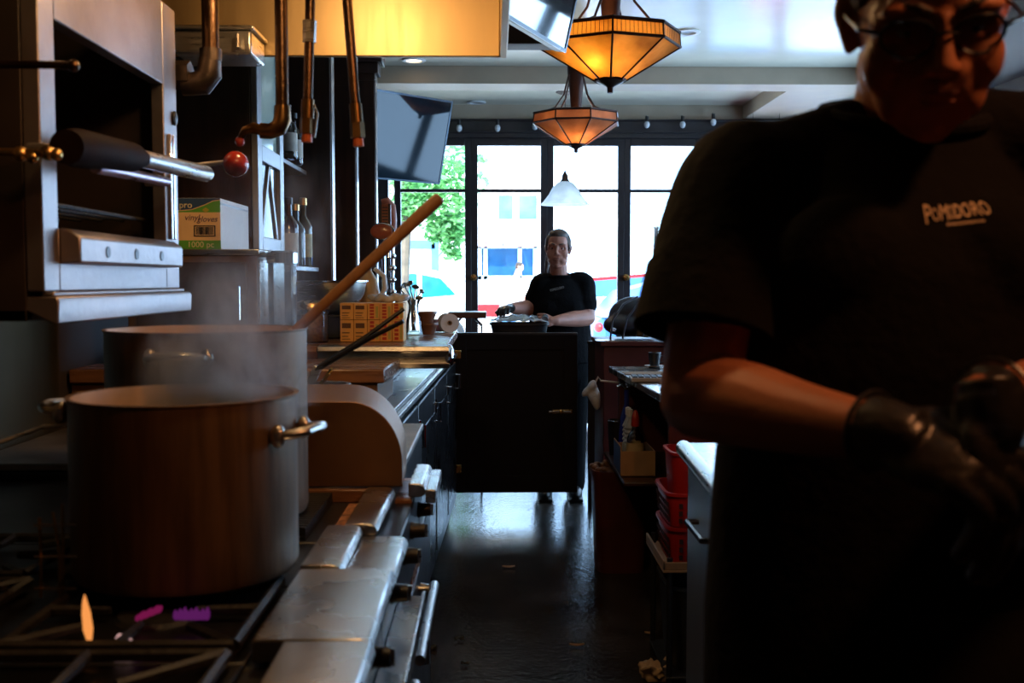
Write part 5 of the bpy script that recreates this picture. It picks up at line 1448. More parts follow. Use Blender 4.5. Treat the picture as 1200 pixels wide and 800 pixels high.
# ================================================================ PEOPLE
SKIN = mat('warm_skin', (.40, .15, .075), .5, 0, .1, 14, .08, 120, spec=.3)
SKINW = mat('woman_skin', (.52, .23, .16), .5, 0, .1, 14, .05, 90, sub=.06)
TEE = mat('black_cotton', (.0035, .003, .0035), .9, 0, .25, 9, .3, 60, spec=.15)
TROU = mat('black_twill', (.0035, .0035, .004), .9, 0, .25, 12, .2, 90, spec=.15)
GLOVE = mat('black_nitrile', (.013, .012, .011), .34, 0, .3, 14, .25, 45)
SHOE = mat('black_leather', (.012, .011, .011), .4, 0, .2, 14)
HAIRD = mat('short_brown_hair', (.035, .018, .010), .6, 0, .4, 30, .6, 120, (1, 1, .3))
HAIRW = mat('ash_brown_hair', (.09, .065, .05), .5, 0, .4, 30, .5, 120, (1, 1, .3))
EYEW = mat('eye_white', (.6, .58, .55), .2, 0, .03, 9)
IRIS = mat('dark_iris', (.02, .012, .008), .1, 0, .2, 30)
LIP = mat('lips', (.34, .12, .09), .45, 0, .1, 20)

def bezier(pts, n=5):
    """Catmull-Rom samples through points (each a tuple of Vector and radius)"""
    out = []
    for i in range(len(pts) - 1):
        p0, p1, p2, p3 = (pts[max(i - 1, 0)], pts[i], pts[i + 1], pts[min(i + 2, len(pts) - 1)])
        for k in range(n):
            t = k / n
            q = lambda a, b, c, d: .5 * ((2 * b) + (c - a) * t + (2 * a - 5 * b + 4 * c - d) * t * t + (3 * b - a - 3 * c + d) * t ** 3)
            out.append((q(p0[0], p1[0], p2[0], p3[0]), q(p0[1], p1[1], p2[1], p3[1])))
    out.append(pts[-1])
    return out
def limb(m, pts, seg=14, flat=1.0, n=5):
    s = bezier([(V(p), r) for p, r in pts], n)
    m.tube([a for a, b in s], [b for a, b in s], seg, flat=flat)
    m.ell(s[0][0], s[0][1] * .98, seg=12); m.ell(s[-1][0], s[-1][1] * .98, seg=12)
def hand(m, wrist, d, back, thumb_side, curls, s=1.0, grow=0.0, spread=.1, wr=.028):
    """palm, five fingers of unequal length bending away from 'back', thumb from the side of the palm"""
    d = V(d).normalized(); back = (V(back) - d * V(back).dot(d)).normalized()
    side = d.cross(back).normalized() * thumb_side
    w = V(wrist)
    M_ = Matrix((side, d, back)).transposed()
    m.ell(w + d * .050 * s, ((.041 + grow) * s, (.054 + grow) * s, (.017 + grow) * s), M_, 16)
    m.ell(w + d * .078 * s, ((.042 + grow) * s, (.022 + grow) * s, (.0145 + grow) * s), M_, 14)
    m.ell(w + d * .035 * s + side * .022 * s - back * .006 * s, ((.022 + grow) * s, (.034 + grow) * s, (.017 + grow) * s), M_, 12)
    m.tube([w - d * .02 * s, w + d * .01 * s, w + d * .04 * s], [(wr + grow), (wr + grow) * 1.0, (.027 + grow) * s], 14, flat=.85)
    for i, (L, off) in enumerate(((.072, .030), (.080, .010), (.075, -.010), (.060, -.029))):
        c = curls[i]
        p = w + d * (.088 if i in (1, 2) else .083) * s + side * off * s
        f = (d + side * (off / .03) * spread).normalized()
        pts = [(p - f * .02 * s, (.0095 + grow) * s), (p, (.0098 + grow) * s)]
        ang = 0
        for j, fr in enumerate((.44, .31, .25)):
            ang += c * (.8, 1.0, .7)[j]
            g = f * math.cos(ang) - back * math.sin(ang)
            p = p + g * L * fr * s
            pts.append((p, (.0092, .0085, .0068)[j] * s + grow * s))
        limb(m, pts, 10, n=3)
    p = w + d * .028 * s + side * .032 * s - back * .004 * s
    c = curls[4]
    g1 = (d * .62 + side * .72 - back * .28).normalized()
    g2 = (g1 * math.cos(c) + (d - side * .9 - back * .35).normalized() * math.sin(c)).normalized()
    g3 = (g1 * math.cos(c * 1.7) + (d - side * .9 - back * .35).normalized() * math.sin(c * 1.7)).normalized()
    limb(m, [(p - g1 * .012 * s, (.014 + grow) * s), (p + g1 * .018 * s, (.0125 + grow) * s), (p + (g1 * .018 + g2 * .030) * s, (.0108 + grow) * s), (p + (g1 * .018 + g2 * .030 + g3 * .026) * s, (.0085 + grow) * s)], 10, n=3)

def head_pieces(m, f, s=1.0, fat=1.0):
    """f maps local head coordinates (face to -Y) to the world; returns nothing, adds to m"""
    RM = f.to_3x3().normalized()
    def E(c, r, rot=None):
        m.ell(f @ V(c), tuple(q * s for q in r), RM @ (Euler(rot).to_matrix() if rot else Matrix.Identity(3)), 16)
    def T(pts, rr): m.tube([f @ V(p) for p in pts], [q * s for q in rr], 10)
    E((0, .012, .038), (.076, .096, .088)); E((0, -.012, .012), (.069, .082, .085)); E((0, -.028, .045), (.064, .064, .062))
    E((0, -.026, -.052), (.057 * fat, .060, .056)); E((0, -.052, -.088), (.034 * fat, .034, .028)); E((0, -.070, -.098), (.022, .019, .017))
    for k in (-1, 1):
        E((k * .038 * fat, -.056, -.030), (.030, .030, .036)); E((k * .042 * fat, -.014, -.062), (.020, .040, .032))
        E((k * .027 * fat, -.054, -.064), (.028, .032, .034)); E((k * .018, -.070, -.045), (.022, .024, .030))
        E((k * .030, -.084, .030), (.030, .014, .011)); E((k * .050, -.060, .012), (.016, .022, .020))
        E((k * .0765, .016, .002), (.010, .020, .031), (0.2, 0, k * .35)); E((k * .0745, .008, -.022), (.008, .012, .014)); E((k * .081, .020, .010), (.008, .018, .022), (0.2, 0, k * .5))
        E((k * .011, -.104, -.026), (.0085, .010, .0075))
    T([(0, -.092, .024), (0, -.098, .008), (0, -.108, -.010), (0, -.116, -.020), (0, -.104, -.030)], [.0085, .0090, .0100, .0115, .008])
    E((0, -.112, -.019), (.0115, .011, .0100))
    E((0, -.078, -.052), (.028, .019, .018))
    T([(-.022, -.084, -.056), (-.010, -.0945, -.052), (0, -.0945, -.053), (.010, -.0945, -.052), (.022, -.084, -.056)], [.0035, .0055, .005, .0055, .0035])
    T([(-.021, -.083, -.060), (-.009, -.0925, -.065), (.009, -.0925, -.065), (.021, -.083, -.060)], [.0035, .0062, .0062, .0035])
    E((0, -.078, -.080), (.020, .012, .010))

def head_frame(c, yaw, pitch, roll=0, s=1.0):
    return Matrix.Translation(V(c)) @ Matrix.Rotation(yaw, 4, 'Z') @ Matrix.Rotation(pitch, 4, 'X') @ Matrix.Rotation(roll, 4, 'Y') @ Matrix.Scale(s, 4)

def eyes(root, f, s=1.0, lids=True, skin=None):
    RM = f.to_3x3().normalized()
    for k in (-1, 1):
        e = MB().ell(f @ V((k * .031, -.0745, .010)), .0125 * s, seg=14).build('eye', EYEW, root)
        MB().ell(f @ V((k * .031, -.0845, .009)), tuple(q * s for q in (.0058, .0032, .0058)), RM, 12).build('iris', IRIS, e)
        m = MB()
        m.ell(f @ V((k * .031, -.0755, .0165)), tuple(q * s for q in (.0155, .0135, .0085)), RM @ Euler((.35, 0, 0)).to_matrix(), 12)
        m.ell(f @ V((k * .031, -.0745, .0005)), tuple(q * s for q in (.0145, .0125, .0055)), RM, 12)
        m.build('eyelids', skin, e)
def brows(root, f, mt, s=1.0):
    for k in (-1, 1):
        P = [f @ V(p) for p in ((k * .013, -.0985, .030), (k * .026, -.0975, .036), (k * .040, -.0885, .036), (k * .052, -.074, .029))]
        MB().tube(P, [.003 * s, .0042 * s, .0036 * s, .0018 * s], 8).build('eyebrow', mt, root)

def torso_rings(m, rings, yaw, n=28, e=1.0):
    """rings: (centre, half width, half depth)"""
    c_, s_ = math.cos(yaw), math.sin(yaw)
    R_ = []
    for c, a, b, *tl in rings:
        ring = []
        tl = tl[0] if tl else 0
        for k in range(n):
            t = k * 2 * PI / n
            x = math.copysign(abs(math.cos(t)) ** e, math.cos(t)) * a; y = math.copysign(abs(math.sin(t)) ** e, math.sin(t)) * b
            ring.append(V((c[0] + x * c_ - y * s_, c[1] + x * s_ + y * c_, c[2] + tl * y)))
        R_.append(ring)
    m.loft(R_)

# ------------------------------------------------------------ the cook
def cook():
    base = V((.47, 1.27, 0))
    t = thing('person', 'cook in a black shirt and glasses looking down, pulling on black gloves', 'person', base)
    cx, cy = .485, 1.27
    sL, sR = V((.287, 1.28, 1.500)), V((.700, 1.285, 1.535))       # shoulder joints (picture side order)
    eL, eR = V((.232, 1.20, 1.245)), V((.715, 1.16, 1.275))
    wL, wR = at(1034, 507, .985), at(1156, 470, .955)
    neck0, neck1 = V((.495, 1.30, 1.550)), V((.492, 1.262, 1.63))
    hr_ = head_frame((0, 0, 0), R(-9), R(27), R(-3), 1.0)
    hc = at(1110, 80, 1.06) - hr_ @ V((0, -.122, -.020))
    F = Matrix.Translation(hc) @ hr_
    body = MB()
    rings = [((cx, cy + .0, .84), .150, .105), ((cx, cy, .92), .172, .120), ((cx, cy, 1.02), .168, .118), ((cx, cy, 1.14), .168, .112), ((cx, cy, 1.28), .182, .122), ((cx, cy + .005, 1.40), .188, .118), ((cx, cy + .01, 1.46), .145, .090), ((cx, cy + .015, 1.525), .085, .062)]
    torso_rings(body, rings, R(3))
    limb(body, [(V((.49, 1.30, 1.48)), .075), (neck0, .064), (neck1, .059), (hc + V((0, .03, -.05)), .060)])
    for s_, e_, w_ in ((sL, eL, wL), (sR, eR, wR)):
        mid = s_.lerp(e_, .45)
        limb(body, [(s_.lerp(V((cx, cy, s_.z)), .25), .048), (s_, .052), (mid, .051), (e_ + (s_ - e_).normalized() * .03, .046), (e_, .045)])
        limb(body, [(e_, .045), (e_.lerp(w_, .25) + V((0, 0, .004)), .048), (e_.lerp(w_, .6), .038), (e_.lerp(w_, .9), .0285), (w_, .0275)])
    # legs
    for k, hx in ((-1, cx - .095), (1, cx + .095)):
        limb(body, [(V((hx, cy, .90)), .098), (V((hx + k * .008, cy, .70)), .083), (V((hx + k * .015, cy - .01, .48)), .062), (V((hx + k * .018, cy + .01, .34)), .058), (V((hx + k * .02, cy + .02, .12)), .038), (V((hx + k * .02, cy + .03, .07)), .038)])
        body.ell((hx + k * .025, cy - .05, .045), (.042, .12, .035))
    head_pieces(body, F, 1.04, 1.08)
    h1 = dict(wrist=wL, d=(.62, -.55, -.22), back=(-.25, -.6, .75), thumb_side=-1, curls=(.55, .75, .8, .8, .55))
    h2 = dict(wrist=wR, d=(.10, -.22, -1), back=(.55, -.8, .1), thumb_side=-1, curls=(.35, .30, .30, .35, .5))
    hand(body, **h1); hand(body, **h2)
    body.build('body', SKIN, t, remesh=.0042, smooth=3)
    # gloves
    for hh, e_ in ((h1, eL), (h2, eR)):
        g = MB()
        hand(g, **hh, grow=.0028, wr=.031)
        w_ = hh['wrist']; u = (e_ - w_).normalized()
        g.tube([w_ + u * .010, w_ + u * .004, w_, w_ + V(hh['d']).normalized() * .03], [.036, .0345, .034, .032], 16)
        go = g.build('glove', GLOVE, t, remesh=.0034, smooth=2)
        ring = [w_ + u * .011 + (u.orthogonal().normalized() * math.cos(a) + u.cross(u.orthogonal().normalized()) * math.sin(a)) * .0375 for a in [k * 2 * PI / 24 for k in range(24)]]
        MB().tube(ring, .0028, 6, loop=True).build('rolled_cuff', GLOVE, go)
    # shirt: trunk and loose short sleeves
    sh = MB()
    rings = [((cx - .015, cy, .86), .215, .150), ((cx - .015, cy, .98), .215, .150), ((cx - .01, cy, 1.12), .212, .146), ((cx, cy, 1.28), .210, .148), ((cx, cy + .005, 1.39), .196, .138), ((cx, cy + .012, 1.455), .172, .112), ((cx, cy + .018, 1.525), .135, .088, .12), ((cx + .008, cy + .02, 1.572), .092, .078, .25)]
    torso_rings(sh, rings, R(3))
    sh.ell((cx - .09, cy - .085, 1.40), (.085, .05, .075)); sh.ell((cx + .09, cy - .085, 1.40), (.085, .05, .075))
    for s_, e_, out in ((sL, eL, -1), (sR, eR, 1)):
        u = (e_ - s_).normalized()
        limb(sh, [(V((cx - out * -.055, cy + .025, 1.562 if out < 0 else 1.58)), .038), (s_.lerp(V((cx, cy + .02, s_.z + .05)), .30), .058), (s_ + V((-out * .01, 0, .0)), .072), (s_ + u * .07 + V((out * .006, -.004, 0)), .073), (s_ + u * .13 + V((out * .006, -.008, 0)), .077)], n=4)
    so = sh.build('shirt', TEE, t, remesh=.008, smooth=6)
    # hem rings of the sleeves and the collar
    for s_, e_, out in ((sL, eL, -1), (sR, eR, 1)):
        u = (e_ - s_).normalized(); a_ = u.orthogonal().normalized(); b_ = u.cross(a_)
        c = s_ + u * .172 + V((out * .008, -.010, 0))
        MB().loft([[c + u * q + (a_ * math.cos(k * 2 * PI / 36) + b_ * math.sin(k * 2 * PI / 36)) * rr for k in range(36)] for q, rr in ((-.05, .0775), (.01, .0805), (.022, .0805), (.021, .077), (-.05, .074))], cap=False).build('sleeve_hem', TEE, so)
    cc = V((.493, 1.288, 1.578))
    ring = [cc + V((.092 * math.cos(a), .080 * math.sin(a), .022 * math.sin(a) + (0 if math.sin(a) > 0 else .006 * math.sin(a)))) for a in [k * 2 * PI / 40 for k in range(40)]]
    MB().tube(ring, .011, 10, loop=True, flat=1.0).build('collar', TEE, so)
    # folds
    # lettering on the chest
    LOGO = mat('cream_shirt_print', (.95, .72, .48), .7, 0, .1, 60)
    y_ = 1.10
    word = [('P', .030, 1.0, -.004), ('O', .020, .95, -.004), ('M', .024, 1.0, -.0015), ('O', .021, .50, -.001), ('D', .021, .95, .0), ('O', .022, 1.0, .0014), ('R', .021, .95, .003), ('O', .022, .95, .0035)]
    xs0 = at(1113, 245, y_).x; xs1 = at(1193, 245, y_).x; zc = at(1150, 243, y_).z
    adv = [.125, .13, .15, .08, .125, .14, .125, .125]
    u = 0; tot = sum(adv)
    for (ch, sz, sx, dz), ad in zip(word, adv):
        xc = xs0 + (u + ad / 2) / tot * (xs1 - xs0); u += ad
        o = text(ch, LOGO, so, sz, (xc, y_, zc + dz), (PI / 2, 0, R(3)), 'letter', depth=.0003)
        vs = o.data.vertices; xa, xb = min(v.co.x for v in vs), max(v.co.x for v in vs); za, zb2_ = min(v.co.z for v in vs), max(v.co.z for v in vs)
        kx, kz = ad / tot * (xs1 - xs0) * .86 / (xb - xa), sz * .72 / (zb2_ - za)
        for v in vs: v.co.x = (xa + xb) / 2 + (v.co.x - (xa + xb) / 2) * kx; v.co.z = (za + zb2_) / 2 + (v.co.z - (za + zb2_) / 2) * kz
        md = o.modifiers.new('on_cloth', 'SHRINKWRAP'); md.target = so; md.wrap_method = 'PROJECT'; md.use_project_y = True; md.use_positive_direction = True; md.use_negative_direction = True; md.offset = .0012
    m = MB()
    for k in range(16):
        x = xs0 + (.34 + k * .034) * (xs1 - xs0)
        m.box(x, x + .0013, y_, y_ + .0004, zc - .0155 + .00025 * k, zc - .0130 + .00025 * k)
    o = m.build('small_print', LOGO, so)
    md = o.modifiers.new('on_cloth', 'SHRINKWRAP'); md.target = so; md.wrap_method = 'PROJECT'; md.use_project_y = True; md.use_positive_direction = True; md.use_negative_direction = True; md.offset = .0012
    # trousers, apron, shoes
    tr = MB()
    torso_rings(tr, [((cx, cy, .78), .165, .118), ((cx, cy, .88), .184, .132), ((cx, cy, .99), .180, .128)], R(3))
    for k, hx in ((-1, cx - .095), (1, cx + .095)):
        limb(tr, [(V((hx, cy, .90)), .108), (V((hx + k * .008, cy, .70)), .096), (V((hx + k * .015, cy - .01, .48)), .078), (V((hx + k * .018, cy + .01, .3)), .074), (V((hx + k * .02, cy + .015, .09)), .070)])
    tr.build('trousers', TROU, t, remesh=.012, smooth=3)
    ap = MB()
    P = []
    for z, wv, dy in ((1.02, .20, .0), (.9, .22, .0), (.7, .235, -.004), (.45, .24, -.002)):
        P.append([V((cx + wv * math.sin(a), cy - .150 - .012 * math.cos(6 * a) * (1.02 - z) + .16 * (1 - math.cos(a)) + dy, z)) for a in [R(-70 + k * 10) for k in range(15)]])
    ap.loft(P, cap=False, closed=False)
    ap.build('apron', TROU, t, solid=.003)
    for k, hx in ((-1, cx - .095), (1, cx + .095)):
        m = MB(); x = hx + k * .025
        m.ell((x, cy - .06, .042), (.050, .145, .042)); m.ell((x, cy + .03, .07), (.046, .065, .055)); m.box(x - .048, x + .048, cy - .19, cy + .09, .0005, .02)
        m.build('shoe', SHOE, t, remesh=.008, smooth=2)
    # hair, brows, eyes, glasses
    hr = MB(); RM = F.to_3x3().normalized()
    def E(c, r): hr.ell(F @ V(c), tuple(q * 1.04 for q in r), RM, 18)
    E((0, .018, .050), (.0785, .098, .085)); E((0, .050, .010), (.072, .070, .075)); E((0, -.016, .088), (.062, .066, .045)); E((0, .062, -.03), (.055, .045, .045))
    for k in (-1, 1): E((k * .066, -.004, .045), (.014, .035, .035)); 
    hr.build('hair', HAIRD, t, remesh=.005, smooth=2)
    eyes(t, F, 1.04, skin=SKIN); brows(t, F, HAIRD, 1.04)
    gl = MB()
    f = lambda *p: F @ V(p)
    for k in (-1, 1):
        P = [f(k * .034 + .0255 * math.cos(a) * 1.0, -.106 + .006 * abs(math.cos(a)) + (.010 if math.cos(a) * k > .3 else 0), .006 + .019 * math.sin(a)) for a in [q * 2 * PI / 24 for q in range(24)]]
        gl.tube(P, .0022, 6, loop=True)
        gl.tube([f(k * .060, -.094, .012), f(k * .079, -.080, .014), f(k * .083, -.03, .013), f(k * .083, .022, .010), f(k * .082, .04, -.012)], .0022, 6)
    gl.tube([f(-.010, -.108, .010), f(0, -.113, .013), f(.010, -.108, .010)], .002, 6)
    g = gl.build('glasses', BLACKM, t)
    for k in (-1, 1):
        m = MB()
        m.loft([[f(k * .034 + .0245 * math.cos(a), -.106 + dy + .006 * abs(math.cos(a)) + (.010 if math.cos(a) * k > .3 else 0), .006 + .018 * math.sin(a)) for a in [q * 2 * PI / 24 for q in range(24)]] for dy in (0, .0012)])
        m.build('lens', pane_mat('spectacle_lens', (.86, .90, .95), .2, .02), g)
    m = MB()
    m.ell(f(0, -.0945, -.0535), (.020, .0055, .0050), RM, 12); m.ell(f(0, -.0930, -.0635), (.018, .0055, .0052), RM, 12)
    m.build('lips', LIP, t)
cook()

# ------------------------------------------------------------ the woman with the tray
def server():
    d = 6.72
    p = lambda px, py, dd=d: at(px, py, dd)
    bx = p(656, 360).x
    base = V((bx, d, 0))
    t = thing('person', 'woman in a black shirt carrying a covered tray beyond the half door', 'person', base)
    hc = p(654, 292, d - .02)
    F = head_frame(hc, R(-8), R(3), R(2), .97)
    sL, sR = p(635, 333), p(684, 332)
    eL, eR = p(624, 362, d + .02), p(688, 372, d - .06)
    wL, wR = p(598, 361, d - .16), p(650, 376, d - .27)
    body = MB()
    zs = sL.z
    H = [((bx, d, .80), .16, .12), ((bx, d, .92), .19, .14), ((bx, d, 1.04), .175, .135), ((bx, d, 1.16), .172, .13), ((bx, d, 1.27), .165, .12), ((bx, d + .01, zs), .135, .085), ((bx, d + .01, zs + .05), .085, .06)]
    torso_rings(body, H, R(-6))
    nk = V((bx - .005, d + .005, zs + .03))
    limb(body, [(nk - V((0, 0, .05)), .075), (nk + V((0, 0, .02)), .058), (hc + V((0, .012, -.07)), .054), (hc + V((0, .01, -.03)), .05)])
    for s_, e_, w_ in ((sL, eL, wL), (sR, eR, wR)):
        limb(body, [(s_.lerp(V((bx, d, s_.z)), .3), .060), (s_, .062), (s_.lerp(e_, .5), .060), (e_, .051)])
        limb(body, [(e_, .054), (e_.lerp(w_, .3), .054), (e_.lerp(w_, .7), .042), (w_, .030)])
    for k in (-1, 1):
        hx = bx + k * .095
        limb(body, [(V((hx, d, .88)), .105), (V((hx, d, .68)), .09), (V((hx, d - .01, .46)), .064), (V((hx, d + .015, .32)), .062), (V((hx, d + .02, .11)), .04), (V((hx, d + .03, .07)), .04)])
        body.ell((hx, d - .05, .042), (.042, .115, .034))
    head_pieces(body, F, .97, 1.10)
    h1 = dict(wrist=wL, d=(-.35, -.85, .05), back=(0, .1, 1), thumb_side=1, curls=(.5, .5, .5, .5, .4))
    h2 = dict(wrist=wR, d=(-.9, -.35, .0), back=(.25, -.75, .55), thumb_side=1, curls=(.55, .6, .6, .65, .3))
    hand(body, **h1, s=.95); hand(body, **h2, s=.98)
    body.build('body', SKINW, t, remesh=.0055, smooth=3)
    g = MB(); hand(g, **h1, s=.95, grow=.003, wr=.031)
    g.build('glove', GLOVE, t, remesh=.0045, smooth=2)
    sh = MB()
    H2 = [((bx, d, .86), .215, .165), ((bx, d, .98), .205, .16), ((bx, d, 1.08), .195, .155), ((bx, d, 1.18), .190, .15), ((bx, d, 1.27), .182, .14), ((bx, d + .01, zs), .150, .10), ((bx, d + .012, zs + .045), .098, .075)]
    torso_rings(sh, H2, R(-6))
    sh.ell((bx - .06, d - .075, 1.20), (.095, .075, .09)); sh.ell((bx + .06, d - .075, 1.20), (.095, .075, .09)); sh.ell((bx, d - .08, 1.17), (.10, .07, .1))
    for s_, e_ in ((sL, eL), (sR, eR)):
        limb(sh, [(s_.lerp(V((bx, d, s_.z + .02)), .4), .064), (s_, .070), (s_.lerp(e_, .35), .071), (s_.lerp(e_, .62), .075)])
    so = sh.build('shirt', TEE, t, remesh=.008, smooth=3)
    ring = [V((bx - .005 + .080 * math.cos(a), d + .002 + .072 * math.sin(a), zs + .050 + .022 * math.sin(a) - (.02 if math.sin(a) < 0 else 0) * -math.sin(a) * -1)) for a in [k * 2 * PI / 32 for k in range(32)]]
    MB().tube(ring, .009, 8, loop=True).build('collar', TEE, so)
    LG = mat('white_shirt_print', (.7, .68, .66), .7)
    c = p(654, 338.5, d - .2)
    m = text('POMODORO', LG, so, .020, c, (PI / 2, R(-14), R(-6)), 'lettering', sx=.75, depth=.0004)
    md = m.modifiers.new('on_cloth', 'SHRINKWRAP'); md.target = so; md.wrap_method = 'PROJECT'; md.use_project_y = True; md.use_positive_direction = True; md.use_negative_direction = True; md.offset = .002
    tr = MB()
    torso_rings(tr, [((bx, d, .76), .18, .13), ((bx, d, .86), .205, .155), ((bx, d, .95), .195, .15)], R(-6))
    for k in (-1, 1):
        hx = bx + k * .095
        limb(tr, [(V((hx, d, .88)), .115), (V((hx, d, .68)), .10), (V((hx, d - .01, .46)), .08), (V((hx, d + .015, .3)), .076), (V((hx, d + .02, .08)), .072)])
    tr.build('trousers', TROU, t, remesh=.012, smooth=3)
    for k in (-1, 1):
        m = MB(); x = bx + k * .095
        m.ell((x, d - .06, .042), (.048, .135, .042)); m.ell((x, d + .03, .065), (.045, .06, .05)); m.box(x - .046, x + .046, d - .18, d + .085, .0005, .02)
        m.build('shoe', SHOE, t, remesh=.008, smooth=2)
    hr = MB(); RM = F.to_3x3().normalized()
    def E(c, r): hr.ell(F @ V(c), tuple(q * .97 for q in r), RM, 16)
    E((0, .020, .052), (.080, .096, .082)); E((0, .045, .010), (.074, .072, .078)); E((0, -.022, .092), (.058, .058, .036)); E((0, .115, .045), (.035, .035, .04))
    for k in (-1, 1): E((k * .068, .000, .034), (.018, .038, .050))
    E((0, -.002, .096), (.064, .074, .034)); E((0, .06, .075), (.065, .06, .05))
    limb(hr, [(F @ V((-.02, .13, .05)), .03), (F @ V((-.05, .13, -.02)), .026), (F @ V((-.075, .10, -.10)), .018), (F @ V((-.08, .08, -.16)), .008)])
    hr.build('hair', HAIRW, t, remesh=.006, smooth=2)
    m = MB(); m.ell(F @ V((0, -.0945, -.0535)), (.0195, .0055, .0048), RM, 12); m.ell(F @ V((0, -.0930, -.0632)), (.0175, .0058, .0055), RM, 12); m.build('lips', LIP, t)
    eyes(t, F, .97, skin=SKINW); brows(t, F, HAIRW, .97)
    for k in (-1, 1):
        q = F @ V((k * .080, .008, -.042))
        MB().tube([q, q - V((0, 0, .03))], .0022, 6).build('earring', CHROME, t)
    # what she carries
    a, b = p(574, 391, 6.38), p(643, 372, 6.38)
    z0, z1 = a.z, p(600, 378, 6.38).z
    cx, cyy, hx, hy = (a.x + b.x) / 2, 6.40, (b.x - a.x) / 2 * .98, .115
    tt = tub('serving_tub', 'black serving tub covered with clear film, held by the woman', 'tub', (cx, cyy, z0), hx, hy, z1 - z0, BLACK, .93)
    m = MB(); rnd = random.Random(8)
    nx, ny = 16, 10
    gr = [[V((cx + (i / nx - .5) * 2 * hx * .985, cyy + (j / ny - .5) * 2 * hy * .98, z1 + .012 + .012 * math.sin(i * 1.9 + j * .6) * .5 + .034 * (1 - (2 * i / nx - 1) ** 2) * (1 - (2 * j / ny - 1) ** 2) + rnd.uniform(-.004, .006))) for i in range(nx + 1)] for j in range(ny + 1)]
    m.loft(gr, cap=False, closed=False)
    m.build('film_cover', mat('cling_film', (.42, .48, .55), .16, .5, .3, 7, .7, 14), tt, solid=.002)
    # rolled foil edge at the far right end
    MB().tube([(cx + hx * .86, cyy - hy * .8, z1 + .02), (cx + hx * .9, cyy, z1 + .03), (cx + hx * .86, cyy + hy * .8, z1 + .02)], .022, 12).build('film_fold', mat('cling_film_fold', (.42, .48, .55), .18, .5, .3, 7, .5, 14), tt)
server()

# ------------------------------------------------------------ passer-by in the street
def passer():
    d = 17.0
    c = at(609, 313, d)
    t = thing('person', 'passer-by in a pale shirt bending by the white vehicle outside', 'person', (c.x - .1, d, -.12))
    bx = c.x - .12
    z0 = -.12
    body = MB()
    F = head_frame(V((c.x, d, c.z)), R(75), R(15), 0, .62)
    torso_rings(body, [((bx - .08, d, z0 + .8), .13, .11), ((bx - .07, d, z0 + 1.0), .13, .10), ((bx - .04, d, z0 + 1.2), .13, .1), ((bx + .02, d, c.z - .2), .12, .09), ((bx + .05, d, c.z - .14), .07, .06)], 0)
    limb(body, [(V((bx + .05, d, c.z - .2)), .05), (V((c.x - .02, d, c.z - .05)), .045)])
    for k in (-1, 1):
        limb(body, [(V((bx + .02, d + k * .14, c.z - .22)), .05), (V((bx + .06, d + k * .17, c.z - .45)), .045), (V((bx + .25, d + k * .15, c.z - .5)), .035)])
        hand(body, wrist=V((bx + .25, d + k * .15, c.z - .5)), d=(1, 0, -.2), back=(0, 0, 1), thumb_side=-k, curls=(.4, .4, .4, .4, .4), s=.9)
        limb(body, [(V((bx - .08, d + k * .08, z0 + .85)), .09), (V((bx - .06, d + k * .09, z0 + .45)), .06), (V((bx - .08, d + k * .09, z0 + .08)), .04)])
        body.ell((bx - .03, d + k * .09, z0 + .04), (.11, .04, .035))
    head_pieces(body, F, .62)
    body.build('body', SKINW, t, remesh=.009, smooth=2)
    sh = MB()
    torso_rings(sh, [((bx - .08, d, z0 + .86), .15, .13), ((bx - .07, d, z0 + 1.0), .145, .12), ((bx - .04, d, z0 + 1.2), .145, .12), ((bx + .02, d, c.z - .2), .135, .11), ((bx + .04, d, c.z - .15), .08, .075)], 0)
    for k in (-1, 1): limb(sh, [(V((bx + .02, d + k * .10, c.z - .2)), .06), (V((bx + .05, d + k * .16, c.z - .38)), .058)])
    sh.build('shirt', PAPER, t, remesh=.012, smooth=2)
    tr = MB(); torso_rings(tr, [((bx - .08, d, z0 + .74), .14, .12), ((bx - .08, d, z0 + .93), .148, .125)], 0)
    for k in (-1, 1): limb(tr, [(V((bx - .08, d + k * .08, z0 + .85)), .10), (V((bx - .06, d + k * .09, z0 + .45)), .075), (V((bx - .08, d + k * .09, z0 + .07)), .065)])
    tr.build('trousers', BLUEP, t, remesh=.014, smooth=2)
    RM = F.to_3x3().normalized()
    MB().ell(F @ V((0, .02, .05)), tuple(q * .62 for q in (.082, .1, .085)), RM).ell(F @ V((0, .05, .0)), tuple(q * .62 for q in (.074, .07, .075)), RM).build('hair', HAIRD, t, remesh=.008, smooth=1)
passer()
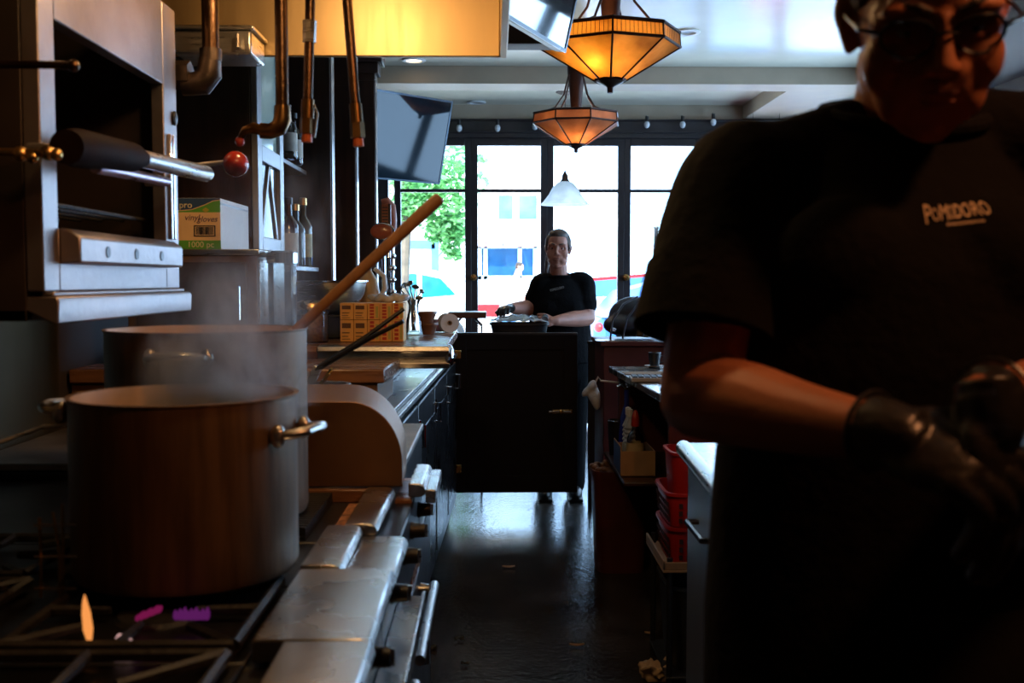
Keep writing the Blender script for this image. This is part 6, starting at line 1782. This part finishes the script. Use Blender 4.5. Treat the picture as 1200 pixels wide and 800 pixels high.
# ================================================================ STEAM
def steam(name, label, box, peak, scale, seed):
    x0, x1, y0, y1, z0, z1 = box
    m = bpy.data.materials.new(name + '_vapour'); m.use_nodes = True
    nt = m.node_tree; N, L = nt.nodes, nt.links
    N.remove(N['Principled BSDF'])
    vs = N.new('ShaderNodeVolumeScatter')
    vs.inputs['Color'].default_value = (.95, .93, .97, 1); vs.inputs['Anisotropy'].default_value = .45
    tc = N.new('ShaderNodeTexCoord')
    mp = N.new('ShaderNodeMapping'); mp.inputs['Location'].default_value = (seed, seed * .7, 0); mp.inputs['Scale'].default_value = (1, 1, .62)
    nz = N.new('ShaderNodeTexNoise'); nz.inputs['Scale'].default_value = scale; nz.inputs['Detail'].default_value = 5; nz.inputs['Roughness'].default_value = .6; nz.inputs['Distortion'].default_value = .9
    L.new(tc.outputs['Object'], mp.inputs['Vector']); L.new(mp.outputs['Vector'], nz.inputs['Vector'])
    rp = N.new('ShaderNodeMapRange'); rp.inputs['From Min'].default_value = .47; rp.inputs['From Max'].default_value = .72
    L.new(nz.outputs['Fac'], rp.inputs['Value'])
    # falloff to the faces of the domain (generated 0..1)
    sep = N.new('ShaderNodeSeparateXYZ'); L.new(tc.outputs['Generated'], sep.inputs['Vector'])
    last = rp.outputs['Result']
    for ax in ('X', 'Y'):
        a = N.new('ShaderNodeMath'); a.operation = 'SUBTRACT'; a.inputs[1].default_value = .5; L.new(sep.outputs[ax], a.inputs[0])
        b = N.new('ShaderNodeMath'); b.operation = 'ABSOLUTE'; L.new(a.outputs[0], b.inputs[0])
        c = N.new('ShaderNodeMapRange'); c.inputs['From Min'].default_value = .5; c.inputs['From Max'].default_value = .04; L.new(b.outputs[0], c.inputs['Value'])
        q = N.new('ShaderNodeMath'); q.operation = 'MULTIPLY'; L.new(last, q.inputs[0]); L.new(c.outputs['Result'], q.inputs[1]); last = q.outputs[0]
    c = N.new('ShaderNodeMapRange'); c.inputs['From Min'].default_value = 1.0; c.inputs['From Max'].default_value = .15; L.new(sep.outputs['Z'], c.inputs['Value'])
    q = N.new('ShaderNodeMath'); q.operation = 'MULTIPLY'; L.new(last, q.inputs[0]); L.new(c.outputs['Result'], q.inputs[1])
    q2 = N.new('ShaderNodeMath'); q2.operation = 'MULTIPLY'; q2.inputs[1].default_value = peak; L.new(q.outputs[0], q2.inputs[0])
    L.new(q2.outputs[0], vs.inputs['Density'])
    L.new(vs.outputs[0], N['Material Output'].inputs['Volume'])
    o = MB().box(x0, x1, y0, y1, z0, z1).build(name, m, None)
    tag(o, label, 'steam', kind='stuff')
    return o
steam('steam', 'pale steam drifting up from the wide pot', (pc.x - .10, pc.x + .20, 1.58, 1.86, 1.175, 1.42), 75, 9, 3.1)
steam('steam', 'thin steam rising over the rear stockpot', (pc2.x - .11, pc2.x + .20, 2.28, 2.62, 1.25, 1.66), 20, 8, 5.7)
